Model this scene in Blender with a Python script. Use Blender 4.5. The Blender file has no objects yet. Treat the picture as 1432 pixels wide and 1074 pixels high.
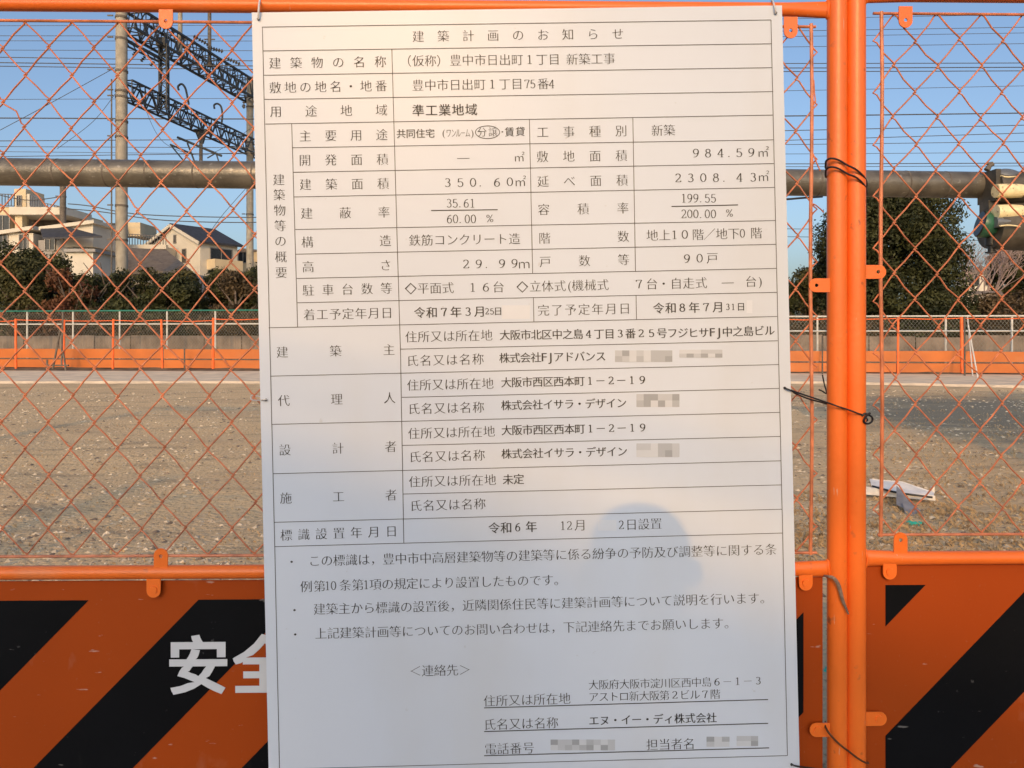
import bpy, math, random
from mathutils import Vector, Matrix, noise

random.seed(7)
rad = math.radians
scene = bpy.context.scene
col = scene.collection

# ------------------------------------------------------------------ camera
F, CXP, HZ = 1034.0, 716.0, 467.0            # focal length, centre and horizon of the 1432 x 1074 photograph
CAM = Vector((0.0, -1.27, 1.25))
YAW = rad(0.9)
cam_d = bpy.data.cameras.new('camera')
cam = bpy.data.objects.new('camera', cam_d); col.objects.link(cam)
cam.location = CAM
cam.rotation_euler = (rad(90), 0, -YAW)
cam_d.sensor_width = 36.0
cam_d.lens = 36.0 * F / 1432.0
cam_d.shift_y = -(537.0 - HZ) / 1432.0
cam_d.clip_start = 0.02
cam_d.clip_end = 2000
scene.camera = cam

# ------------------------------------------------------------------ light
SUN_EL, SUN_AZ = rad(22.0), rad(7.7)          # sun low behind the photographer, a little to the left
world = bpy.data.worlds.new('World'); scene.world = world; world.use_nodes = True
wn = world.node_tree.nodes; wl = world.node_tree.links
bgn = wn['Background']
sky = wn.new('ShaderNodeTexSky'); sky.sky_type = 'NISHITA'; sky.sun_disc = False
sky.sun_elevation = SUN_EL
sky.sun_rotation = math.pi + SUN_AZ
sky.air_density = 1.0; sky.dust_density = 4.0; sky.ozone_density = 2.7
wl.new(sky.outputs[0], bgn.inputs[0]); bgn.inputs[1].default_value = 0.15
sun_d = bpy.data.lights.new('sun', 'SUN'); sun = bpy.data.objects.new('sun', sun_d); col.objects.link(sun)
sun_dir = Vector((math.sin(SUN_AZ) * math.cos(SUN_EL), math.cos(SUN_AZ) * math.cos(SUN_EL), -math.sin(SUN_EL)))
sun.rotation_euler = sun_dir.to_track_quat('-Z', 'Y').to_euler()
sun_d.energy = 2.0; sun_d.angle = rad(0.5); sun_d.color = (0.60, 0.31, 0.06)
scene.view_settings.view_transform = 'Standard'; scene.view_settings.look = 'None'
scene.view_settings.exposure = 0.36; scene.view_settings.gamma = 1.0
scene.view_settings.use_curve_mapping = False

# ------------------------------------------------------------------ helpers
RGT = Vector((math.cos(YAW), -math.sin(YAW), 0)); FWD = Vector((math.sin(YAW), math.cos(YAW), 0))
def ray(px, py): return FWD + RGT * ((px - CXP) / F) + Vector((0, 0, (HZ - py) / F))
def P(px, py, d): return CAM + ray(px, py) * d               # point at distance d along the view axis
def W(px, py, y=0.0):                                       # point on the vertical plane at world y
    r = ray(px, py); return CAM + r * ((y - CAM.y) / r.y)
def G(px, py, z=0.0):                                       # point on the ground
    r = ray(px, py); return CAM + r * ((z - CAM.z) / r.z)

class MB:
    def __init__(s): s.v = []; s.f = []; s.mi = []; s.cur = 0
    def add(s, vs, fs):
        b = len(s.v); s.v += [tuple(v) for v in vs]
        for f in fs: s.f.append(tuple(i + b for i in f)); s.mi.append(s.cur)
    def box(s, c, sz, R=None):
        c = Vector(c); h = Vector(sz) / 2; vs = []
        for x in (-1, 1):
            for y in (-1, 1):
                for z in (-1, 1):
                    p = Vector((x * h.x, y * h.y, z * h.z))
                    if R is not None: p = R @ p
                    vs.append(c + p)
        s.add(vs, [(0, 1, 3, 2), (4, 6, 7, 5), (0, 4, 5, 1), (2, 3, 7, 6), (0, 2, 6, 4), (1, 5, 7, 3)])
    def bar(s, a, b, w, h=None, up=Vector((0, 0, 1))):
        a = Vector(a); b = Vector(b); h = h or w; d = (b - a).normalized()
        if abs(d.dot(up)) > .99: up = Vector((0, 1, 0))
        x = d.cross(up).normalized(); z = x.cross(d).normalized()
        vs = [p + x * (i * w / 2) + z * (j * h / 2) for p in (a, b) for i, j in ((-1, -1), (1, -1), (1, 1), (-1, 1))]
        s.add(vs, [(0, 1, 2, 3), (7, 6, 5, 4), (0, 4, 5, 1), (1, 5, 6, 2), (2, 6, 7, 3), (3, 7, 4, 0)])
    def tube(s, pts, r, n=8, cap=True, closed=False, sy=1.0):
        pts = [Vector(p) for p in pts]; rs = r if isinstance(r, (list, tuple)) else [r] * len(pts)
        m = len(pts); vs = []; fr = None
        for i, p in enumerate(pts):
            if closed: t = (pts[(i + 1) % m] - pts[i - 1]).normalized()
            else: t = (pts[min(i + 1, m - 1)] - pts[max(i - 1, 0)]).normalized()
            if fr is None:
                u = Vector((0, 1, 0)) if abs(t.y) < .9 else Vector((1, 0, 0)); fr = (u - t * u.dot(t)).normalized()
            else: fr = (fr - t * fr.dot(t)).normalized()
            b = t.cross(fr)
            for k in range(n):
                a = 2 * math.pi * k / n
                vs.append(p + (fr * math.cos(a) * sy + b * math.sin(a)) * rs[i])
        fs = []
        for i in range(m if closed else m - 1):
            j = (i + 1) % m
            for k in range(n):
                k2 = (k + 1) % n
                fs.append((i * n + k, j * n + k, j * n + k2, i * n + k2))
        if cap and not closed: fs.append(tuple(range(n))[::-1]); fs.append(tuple((m - 1) * n + k for k in range(n)))
        s.add(vs, fs)
    def prism(s, poly, off):                                # planar polygon (3D points) pushed along off
        n = len(poly); off = Vector(off); vs = [Vector(p) for p in poly] + [Vector(p) + off for p in poly]
        s.add(vs, [tuple(range(n)), tuple(range(2 * n - 1, n - 1, -1))] + [(i, i + n, (i + 1) % n + n, (i + 1) % n) for i in range(n)])
    def build(s, name, mats, parent=None, smooth=False):
        me = bpy.data.meshes.new(name); me.from_pydata(s.v, [], s.f)
        if not isinstance(mats, (list, tuple)): mats = [mats]
        for m in mats: me.materials.append(m)
        if len(mats) > 1: me.polygons.foreach_set('material_index', s.mi)
        if smooth:
            me.polygons.foreach_set('use_smooth', [True] * len(me.polygons))
            me.set_sharp_from_angle(angle=rad(40))
        me.update()
        o = bpy.data.objects.new(name, me); col.objects.link(o)
        if parent: o.parent = parent
        return o

def tag(o, label=None, cat=None, group=None, kind=None):
    if label: o['label'] = label
    if cat: o['category'] = cat
    if group: o['group'] = group
    if kind: o['kind'] = kind
    return o
def empty(name, loc=(0, 0, 0), label=None, cat=None, group=None):
    o = bpy.data.objects.new(name, None); col.objects.link(o); o.location = loc; o.empty_display_size = .1
    return tag(o, label, cat, group)
def inst(src, parent, loc=(0, 0, 0), rot=(0, 0, 0), scale=(1, 1, 1), name=None):
    o = bpy.data.objects.new(name or src.name.split('.')[0], src.data); col.objects.link(o); o.parent = parent
    o.location = loc; o.rotation_euler = rot; o.scale = scale
    return o

def mat(name, c, rough=.7, metal=0, var=.12, scale=8, bump=0, bscale=60, c2=None, spec=.5, detail=4, lo=.35, hi=.65, coat=0):
    m = bpy.data.materials.new(name); m.use_nodes = True; N = m.node_tree.nodes; L = m.node_tree.links
    b = N['Principled BSDF']; b.inputs['Roughness'].default_value = rough; b.inputs['Metallic'].default_value = metal
    b.inputs['Specular IOR Level'].default_value = spec
    if coat: b.inputs['Coat Weight'].default_value = coat; b.inputs['Coat Roughness'].default_value = .12
    tc = N.new('ShaderNodeTexCoord'); nz = N.new('ShaderNodeTexNoise'); nz.inputs['Scale'].default_value = scale; nz.inputs['Detail'].default_value = detail
    L.new(tc.outputs['Object'], nz.inputs['Vector'])
    mx = N.new('ShaderNodeMix'); mx.data_type = 'RGBA'
    if c2 is None: a = tuple(x * (1 - var) for x in c); d = tuple(min(1, x * (1 + var)) for x in c)
    else: a, d = c, c2
    mx.inputs[6].default_value = (*a, 1); mx.inputs[7].default_value = (*d, 1)
    mr = N.new('ShaderNodeMapRange'); mr.inputs[1].default_value = lo; mr.inputs[2].default_value = hi
    L.new(nz.outputs[0], mr.inputs[0]); L.new(mr.outputs[0], mx.inputs[0]); L.new(mx.outputs[2], b.inputs['Base Color'])
    if bump:
        n2 = N.new('ShaderNodeTexNoise'); n2.inputs['Scale'].default_value = bscale; n2.inputs['Detail'].default_value = 5
        L.new(tc.outputs['Object'], n2.inputs['Vector'])
        bp = N.new('ShaderNodeBump'); bp.inputs['Strength'].default_value = bump; bp.inputs['Distance'].default_value = .02
        L.new(n2.outputs[0], bp.inputs['Height']); L.new(bp.outputs[0], b.inputs['Normal'])
    m['nodes'] = 1
    return m
def layer(m, c, scale, lo, hi, amount=1.0, stretch=(1, 1, 1), detail=6, rough=None):
    """lay a second colour over a material where a noise exceeds lo..hi (stains, scuffs, soil patches)"""
    N = m.node_tree.nodes; L = m.node_tree.links; b = N['Principled BSDF']
    src = b.inputs['Base Color'].links[0].from_socket
    tc = N.new('ShaderNodeTexCoord'); mp = N.new('ShaderNodeMapping'); mp.inputs['Scale'].default_value = stretch
    nz = N.new('ShaderNodeTexNoise'); nz.inputs['Scale'].default_value = scale; nz.inputs['Detail'].default_value = detail
    L.new(tc.outputs['Object'], mp.inputs[0]); L.new(mp.outputs[0], nz.inputs['Vector'])
    mr = N.new('ShaderNodeMapRange'); mr.inputs[1].default_value = lo; mr.inputs[2].default_value = hi; mr.inputs[4].default_value = amount
    L.new(nz.outputs[0], mr.inputs[0])
    mx = N.new('ShaderNodeMix'); mx.data_type = 'RGBA'; mx.inputs[7].default_value = (*c, 1)
    L.new(src, mx.inputs[6]); L.new(mr.outputs[0], mx.inputs[0]); L.new(mx.outputs[2], b.inputs['Base Color'])
    return m

# ------------------------------------------------------------------ materials
M = {}
M['orange'] = layer(mat('orange_pipe_paint', (.86, .175, .022), .36, var=.05, scale=6, bump=.05, bscale=200), (.45, .13, .05), 55, .66, .74, .5)
layer(M['orange'], (.62, .30, .14), 7, .58, .78, .35, (1, 1, .25)); layer(M['orange'], (.16, .06, .03), 34, .69, .74, .7, (1, 1, .6)); layer(M['orange'], (.72, .50, .36), 90, .70, .74, .6, (3, 3, .3))
M['orange_wire'] = mat('orange_wire_paint', (.58, .19, .085), .42, var=.3, scale=30, c2=None)
M['plate'] = layer(layer(mat('orange_plate_paint', (.36, .056, .004), .55, spec=.2, var=.05, scale=3, bump=.06, bscale=25), (.62, .30, .16), 9, .66, .78, .25, (1, 1, 1)), (.36, .10, .04), 120, .68, .75, .5)
layer(M['plate'], (.50, .40, .30), 14, .64, .80, .35, (1, 1, .35)); layer(M['plate'], (.60, .50, .42), 60, .71, .75, .5, (.35, 1, 1.6))
M['stripe'] = layer(mat('black_stripe_paint', (.004, .0045, .006), .5, var=.2, scale=5, spec=.12, bump=.06, bscale=25), (.10, .10, .10), 70, .70, .76, .55)
layer(M['stripe'], (.06, .055, .05), 12, .64, .82, .35, (1, 1, .4)); layer(M['stripe'], (.22, .21, .2), 60, .72, .75, .6, (.35, 1, 1.6))
M['plate_text'] = mat('white_letter_paint', (.62, .64, .68), .5, var=.05)
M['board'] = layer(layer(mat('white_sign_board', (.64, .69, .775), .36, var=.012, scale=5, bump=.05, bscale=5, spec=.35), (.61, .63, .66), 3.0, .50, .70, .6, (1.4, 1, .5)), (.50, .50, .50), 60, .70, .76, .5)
M['ink'] = mat('black_printing_ink', (.035, .032, .032), .6, var=.1)
M['ink_soft'] = mat('faded_printing_ink', (.08, .075, .07), .6, var=.1)
M['sticker'] = mat('correction_sticker', (.68, .705, .755), .5, var=.02)
M['tie_black'] = mat('black_wire', (.012, .011, .011), .45, var=.2)
M['tie_clear'] = mat('white_nylon_tie', (.62, .60, .58), .35, var=.1)
M['strap'] = mat('weathered_grey_strap', (.20, .14, .11), .8, var=.35, scale=60, bump=.3, bscale=200)
M['brown_strap'] = mat('brown_rubber_strap', (.12, .05, .02), .7, var=.3, scale=60)
M['galv'] = mat('weathered_steel_pipe', (.15, .135, .11), .38, metal=.35, var=.35, scale=5, bump=.15, bscale=40)
layer(M['galv'], (.08, .07, .06), 3, .55, .72, .7, (1, 6, 6)); layer(M['galv'], (.36, .34, .30), 26, .64, .72, .6)
M['dark_iron'] = mat('dark_iron', (.075, .065, .05), .55, var=.3, scale=12)
M['cream_metal'] = mat('chipped_cream_paint', (.85, .72, .42), .3, var=.1, scale=25, bump=.3, bscale=50)
layer(M['cream_metal'], (.30, .22, .12), 30, .60, .66, .8)
M['green_lamp'] = mat('dark_green_enamel', (.03, .12, .07), .35, var=.3, scale=8)
M['grey_cap'] = mat('grey_steel_cap', (.16, .17, .18), .4, metal=.3, var=.2)
M['truss'] = mat('dark_steel_truss', (.030, .036, .042), .6, var=.4, scale=3)
M['concrete_pole'] = mat('pale_concrete', (.32, .29, .235), .85, var=.15, scale=3, bump=.3)
M['rust_pole'] = mat('dark_pole', (.13, .11, .09), .8, var=.25)
M['wire'] = mat('overhead_wire', (.05, .055, .065), .6, var=.1)
M['insul'] = mat('brown_grey_porcelain', (.12, .11, .10), .3, var=.3)
M['cream_wall'] = mat('cream_render', (.60, .49, .32), .85, var=.06, scale=1.5, bump=.1)
M['white_wall'] = mat('white_render', (.58, .54, .46), .85, var=.05, scale=1.5, bump=.1)
M['grey_wall'] = mat('grey_render', (.30, .29, .28), .85, var=.12, scale=1.5, bump=.1)
M['dark_roof'] = mat('dark_slate_roof', (.035, .037, .045), .7, var=.25, scale=4)
M['brown_roof'] = mat('brown_slate_roof', (.12, .10, .085), .8, var=.2, scale=5)
M['window'] = mat('dark_window_glass', (.02, .022, .026), .12, var=.3)
M['frame_al'] = mat('aluminium_frame', (.25, .24, .23), .5, metal=.4)
M['rail_dark'] = mat('dark_railing', (.09, .09, .10), .6)
M['far_orange'] = mat('far_orange_post_paint', (.86, .15, .03), .45, var=.1)
M['far_plate'] = layer(mat('far_orange_plate_paint', (.48, .13, .02), .5, var=.12, scale=1.2), (.45, .16, .05), 2.5, .55, .7, .5)
M['white_post'] = mat('white_post_paint', (.55, .54, .50), .5, var=.1)
M['green_rail'] = mat('teal_green_rail', (.03, .20, .15), .5, var=.15)
M['grey_mesh'] = mat('grey_wire_mesh', (.20, .21, .19), .6, var=.1)
M['sheet'] = mat('brown_weathered_sheet', (.24, .19, .15), .85, var=.25, scale=2, bump=.2)
M['concrete'] = mat('pale_concrete_slab', (.72, .58, .41), .9, var=.14, scale=2, bump=.3, bscale=20)
layer(M['concrete'], (.42, .35, .27), 1.6, .52, .66, .7, (1, 4, 1))
M['stone'] = mat('pale_stone', (.58, .48, .34), .9, var=.35, scale=9)
M['dark_stone'] = mat('dark_stone', (.20, .16, .12), .9, var=.3, scale=9)
M['dry_grass'] = mat('dry_grass', (.36, .25, .13), .9, var=.4, scale=8)
M['trunk'] = mat('grey_bark', (.12, .09, .07), .9, var=.3, scale=6, bump=.5)
M['pale_twig'] = mat('pale_bare_twig', (.30, .23, .22), .9, var=.2)
M['asphalt'] = mat('asphalt', (.055, .055, .055), .9, var=.2, scale=6, bump=.4, bscale=90)
M['kerb'] = mat('kerb_concrete', (.32, .31, .29), .9, var=.15, scale=6, bump=.3)
M['tin'] = mat('pale_plastic', (.82, .77, .70), .4, var=.1, scale=15)
M['grey_tin'] = mat('grey_sheet_scrap', (.25, .23, .22), .5, var=.2, scale=15)
M['teal'] = mat('turquoise_plastic', (.03, .42, .34), .4, var=.2, scale=30)
def leaf(name, a, b, scale=1.2):
    m = mat(name, a, .6, c2=b, scale=scale, lo=.4, hi=.6, detail=3, spec=.25)
    N = m.node_tree.nodes; L = m.node_tree.links
    # a little light passes through each leaf
    tr = N.new('ShaderNodeBsdfTranslucent'); mxs = N.new('ShaderNodeMixShader'); mxs.inputs[0].default_value = .15
    L.new(N['Principled BSDF'].inputs['Base Color'].links[0].from_socket, tr.inputs[0])
    L.new(N['Principled BSDF'].outputs[0], mxs.inputs[1]); L.new(tr.outputs[0], mxs.inputs[2])
    L.new(mxs.outputs[0], N['Material Output'].inputs[0])
    return m
M['leaf_dark'] = leaf('dark_evergreen_leaves', (.020, .026, .011), (.062, .066, .022))
M['leaf_olive'] = leaf('olive_leaves', (.034, .038, .014), (.092, .084, .030))
M['leaf_red'] = leaf('russet_leaves', (.085, .032, .020), (.15, .07, .03))
M['leaf_brown'] = leaf('brown_undergrowth', (.055, .040, .022), (.13, .09, .048))

def ground_material():
    m = bpy.data.materials.new('gravelly_soil'); m.use_nodes = True; N = m.node_tree.nodes; L = m.node_tree.links
    b = N['Principled BSDF']; b.inputs['Roughness'].default_value = .95; b.inputs['Specular IOR Level'].default_value = .2
    tc = N.new('ShaderNodeTexCoord')
    def nz(s, d=6, st=(1, 1, 1)):
        mp = N.new('ShaderNodeMapping'); mp.inputs['Scale'].default_value = st; L.new(tc.outputs['Object'], mp.inputs[0])
        n = N.new('ShaderNodeTexNoise'); n.inputs['Scale'].default_value = s; n.inputs['Detail'].default_value = d
        L.new(mp.outputs[0], n.inputs['Vector']); return n.outputs[0]
    def mix(f, a, c, lo, hi, amt=1):
        mr = N.new('ShaderNodeMapRange'); mr.inputs[1].default_value = lo; mr.inputs[2].default_value = hi; mr.inputs[4].default_value = amt; L.new(f, mr.inputs[0])
        mx = N.new('ShaderNodeMix'); mx.data_type = 'RGBA'; L.new(mr.outputs[0], mx.inputs[0])
        if isinstance(a, tuple): mx.inputs[6].default_value = (*a, 1)
        else: L.new(a, mx.inputs[6])
        mx.inputs[7].default_value = (*c, 1); return mx.outputs[2]
    c = mix(nz(.35, 5, (1, 2.2, 1)), (.70, .51, .285), (.60, .43, .245), .35, .65)
    c = mix(nz(1.1, 6, (1, 3, 1)), c, (.34, .25, .155), .54, .70, .8)
    c = mix(nz(14, 5), c, (.62, .50, .34), .55, .68, .6)
    c = mix(nz(30, 4), c, (.20, .145, .09), .60, .68, .7)
    # darker brown oval with a noisy edge over the ground at right
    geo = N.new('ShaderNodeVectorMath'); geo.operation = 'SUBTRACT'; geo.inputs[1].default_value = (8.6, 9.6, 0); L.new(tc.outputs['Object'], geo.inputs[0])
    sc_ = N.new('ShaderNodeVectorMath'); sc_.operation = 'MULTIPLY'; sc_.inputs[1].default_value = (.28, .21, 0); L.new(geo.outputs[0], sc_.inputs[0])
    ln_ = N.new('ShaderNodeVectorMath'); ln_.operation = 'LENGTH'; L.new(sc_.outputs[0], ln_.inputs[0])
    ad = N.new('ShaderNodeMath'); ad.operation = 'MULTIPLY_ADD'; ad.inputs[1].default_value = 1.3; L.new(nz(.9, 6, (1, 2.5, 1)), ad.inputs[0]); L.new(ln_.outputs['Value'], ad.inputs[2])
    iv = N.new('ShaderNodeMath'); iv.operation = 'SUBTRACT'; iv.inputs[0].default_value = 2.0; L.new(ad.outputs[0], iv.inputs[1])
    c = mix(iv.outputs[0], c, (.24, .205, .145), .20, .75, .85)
    c = mix(nz(55, 3), c, (.72, .62, .46), .66, .71, .8)
    L.new(c, b.inputs['Base Color'])
    bp = N.new('ShaderNodeBump'); bp.inputs['Strength'].default_value = .9; bp.inputs['Distance'].default_value = .03
    L.new(nz(26, 6), bp.inputs['Height']); L.new(bp.outputs[0], b.inputs['Normal'])
    return m
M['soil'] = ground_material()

# ------------------------------------------------------------------ ground, street
def ground_z(x, y):
    a = .035 * noise.noise(Vector((x * .5, y * .7, 0))) + .012 * noise.noise(Vector((x * 2.3, y * 2.3, 3)))
    if y < 1: a *= max(0, y)
    if y > 15: a *= max(0, (18.5 - y) / 3.5) if y < 18.5 else 0
    return a
mb = MB()
xs = [-300, -80, -40] + [-24 + .25 * i for i in range(193)] + [40, 80, 300]
ys = [-.12, .5] + [1 + .1 * i for i in range(80)] + [9 + .35 * i for i in range(40)] + [24, 40, 80, 300, 900]
nx = len(xs)
for y in ys:
    for x in xs: mb.v.append((x, y, ground_z(x, y)))
for j in range(len(ys) - 1):
    for i in range(nx - 1):
        mb.f.append((j * nx + i, j * nx + i + 1, (j + 1) * nx + i + 1, (j + 1) * nx + i)); mb.mi.append(0)
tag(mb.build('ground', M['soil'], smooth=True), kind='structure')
mb = MB(); mb.box((0, -100.27, -.15), (600, 199.7, .1)); tag(mb.build('road', M['asphalt']), kind='structure')
mb = MB(); mb.box((0, -.27, -.08), (120, .296, .16)); tag(mb.build('kerb', M['kerb']), kind='structure')
# pale concrete strip along the back of the site
mb = MB()
for (a, b_) in ((0, 1),):
    L0, L1 = G(-500, 535), G(1158, 536); R0, R1 = G(1158, 536), G(1900, 556)
    top = [G(-500, 520), G(1158, 523), G(1900, 534)]
    bot = [G(-500, 536), G(1158, 537), G(1900, 553)]
    n = 60
    def lerp3(t, k):
        return t[0].lerp(t[1], k * 2) if k < .5 else t[1].lerp(t[2], k * 2 - 1)
    for i in range(n + 1):
        k = i / n; a1 = lerp3(bot, k); a2 = lerp3(top, k); w = .25 * noise.noise(Vector((k * 40, 0, 0)))
        mb.v.append((a1.x, a1.y + w, -.02)); mb.v.append((a1.x, a1.y + w + .15, .055)); mb.v.append((a2.x, a2.y, .06)); mb.v.append((a2.x, a2.y + .05, -.02))
    for i in range(n):
        for j in range(3):
            q = i * 4 + j; mb.f.append((q, q + 4, q + 5, q + 1)); mb.mi.append(0)
tag(mb.build('concrete_strip', M['concrete']), kind='structure')

# pebbles: uncountable gravel in the part of the site one sees through the mesh
mb = MB(); mb2 = MB()
def pebble(m, c, r):
    a = random.random() * 6.28; sx, sy, sz = r * random.uniform(.7, 1.3), r * random.uniform(.6, 1), r * random.uniform(.4, .75)
    ca, sa = math.cos(a), math.sin(a); vs = []
    for k in range(5):
        t = k * 1.2566 + random.uniform(-.3, .3); x, y = math.cos(t) * sx, math.sin(t) * sy
        vs.append((c[0] + x * ca - y * sa, c[1] + x * sa + y * ca, c[2] + sz * random.uniform(-.1, .35)))
    vs.append((c[0] + random.uniform(-.3, .3) * r, c[1] + random.uniform(-.3, .3) * r, c[2] + sz))
    m.add(vs, [(k, (k + 1) % 5, 5) for k in range(5)])
for i in range(26000):
    y = 2.2 + 13 * random.random() ** 1.7
    x = random.uniform(-1, 1) * (.74 * (y + 1.4)) + .016 * y
    d = noise.noise(Vector((x * .8, y * 1.1, 9)))
    if d < random.uniform(-.55, .35): continue
    r = random.choice((.006, .008, .01, .012, .014, .022)) * (1 + y * .04)
    pebble(mb if random.random() < .72 else mb2, (x, y, ground_z(x, y) - .002), r)
tag(mb.build('gravel', M['stone']), kind='stuff'); tag(mb2.build('gravel', M['dark_stone']), kind='stuff')
# dry weeds near the fence foot and on the right
mb = MB()
def blades(m, x, y, n, h, sp):
    z = ground_z(x, y)
    for _ in range(n):
        a = random.random() * 6.28; l = h * random.uniform(.5, 1.2); bx, by = x + random.gauss(0, sp), y + random.gauss(0, sp)
        dx, dy = math.cos(a) * l * .8, math.sin(a) * l * .8; w = .002 + .002 * random.random()
        m.add([(bx - w, by, z), (bx + w, by, z), (bx + dx * .5 + w, by + dy * .5, z + l * .6), (bx + dx, by + dy, z + l * random.uniform(.3, .8))], [(0, 1, 2, 3)])
for i in range(420):
    px = random.choice([random.uniform(1060, 1165), random.uniform(1200, 1440), random.uniform(1200, 1440)]); py = random.uniform(690, 800)
    g = G(px, py); blades(mb, g.x, g.y, 9, .035, .05)
for i in range(160):
    g = G(random.uniform(-30, 380), random.uniform(560, 800)); blades(mb, g.x, g.y, 5, .022, .05)
for i in range(260):
    g = G(random.uniform(1200, 1440), random.uniform(550, 690)); blades(mb, g.x, g.y, 7, .035, .12)
tag(mb.build('dry_weeds', M['dry_grass']), kind='stuff')

# ------------------------------------------------------------------ orange mesh fence panels
PXL, PXR = W(1170.5, 500).x, W(1196.5, 500).x
RP, RR = .0165, .0115                              # post and rail radius
def rail(parent, x0, x1, z0, z1, crimp=True):
    mb = MB(); n = 24; pts = []; vs = []; N = 20
    for i in range(n + 1):
        t = i / n; x = x0 + (x1 - x0) * t; z = z0 + (z1 - z0) * t
        e = min(x - x0, x1 - x) if crimp else 1
        k = max(0, 1 - e / .075)
        for j in range(N):
            a = 2 * math.pi * j / N
            vs.append((x, math.cos(a) * RR * (1 - .55 * k), z + math.sin(a) * RR * (1 + .28 * k)))
    mb.v = vs
    for i in range(n):
        for j in range(N): mb.f.append((i * N + j, i * N + (j + 1) % N, (i + 1) * N + (j + 1) % N, (i + 1) * N + j)); mb.mi.append(0)
    # refine near the ends
    return mb.build('rail', M['orange'], parent, smooth=True)
def tab_mesh(rivet):
    mb = MB(); w, l, t = .0118, .037, .0022; n = 10
    out = [(-w, 0), (-w, -l + w)] + [(w * math.cos(math.pi + math.pi * i / n), -l + w + w * math.sin(math.pi + math.pi * i / n)) for i in range(1, n)] + [(w, -l + w), (w, 0)]
    hc = (0, -l + w * 1.15); hr = .0034; m = len(out)
    hole = []
    for i in range(m):
        a = math.atan2(out[i][1] - hc[1], out[i][0] - hc[0]); hole.append((hc[0] + hr * math.cos(a), hc[1] + hr * math.sin(a)))
    vs = []
    for y in (-t, 0):
        vs += [(x, y, z) for x, z in out]; vs += [(x, y, z) for x, z in hole]
    fs = []
    for i in range(m):
        j = (i + 1) % m
        fs += [(i, j, m + j, m + i), (2 * m + j, 2 * m + i, 3 * m + i, 3 * m + j), (i, 2 * m + i, 2 * m + j, j), (m + i, m + j, 3 * m + j, 3 * m + i)]
    mb.add(vs, fs)
    if rivet: mb.tube([(0, -t - .002, hc[1]), (0, 0, hc[1])], [.0062, .0068], 16)
    return mb.build('bracket_tab', M['orange'], None, smooth=True)
TAB = {False: tab_mesh(False), True: tab_mesh(True)}
used_tab = {False: False, True: False}
def tab(parent, x, z, ang, rivet, y=-.004):
    if not used_tab[rivet]:
        o = TAB[rivet]; used_tab[rivet] = True; o.parent = parent
    else:
        o = bpy.data.objects.new('bracket_tab', TAB[rivet].data); col.objects.link(o); o.parent = parent
    o.location = (x, y, z); o.rotation_euler = (0, ang, 0); return o
def clip_poly(poly, x0, x1, z0, z1):
    for ax, lim, sg in ((0, x0, 1), (0, x1, -1), (1, z0, 1), (1, z1, -1)):
        out = []
        for i in range(len(poly)):
            a, b = poly[i - 1], poly[i]; ia = (a[ax] - lim) * sg >= 0; ib = (b[ax] - lim) * sg >= 0
            if ia != ib:
                t = (lim - a[ax]) / (b[ax] - a[ax]); out.append((a[0] + t * (b[0] - a[0]), a[1] + t * (b[1] - a[1])))
            if ib: out.append(b)
        poly = out
        if not poly: break
    return poly
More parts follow.
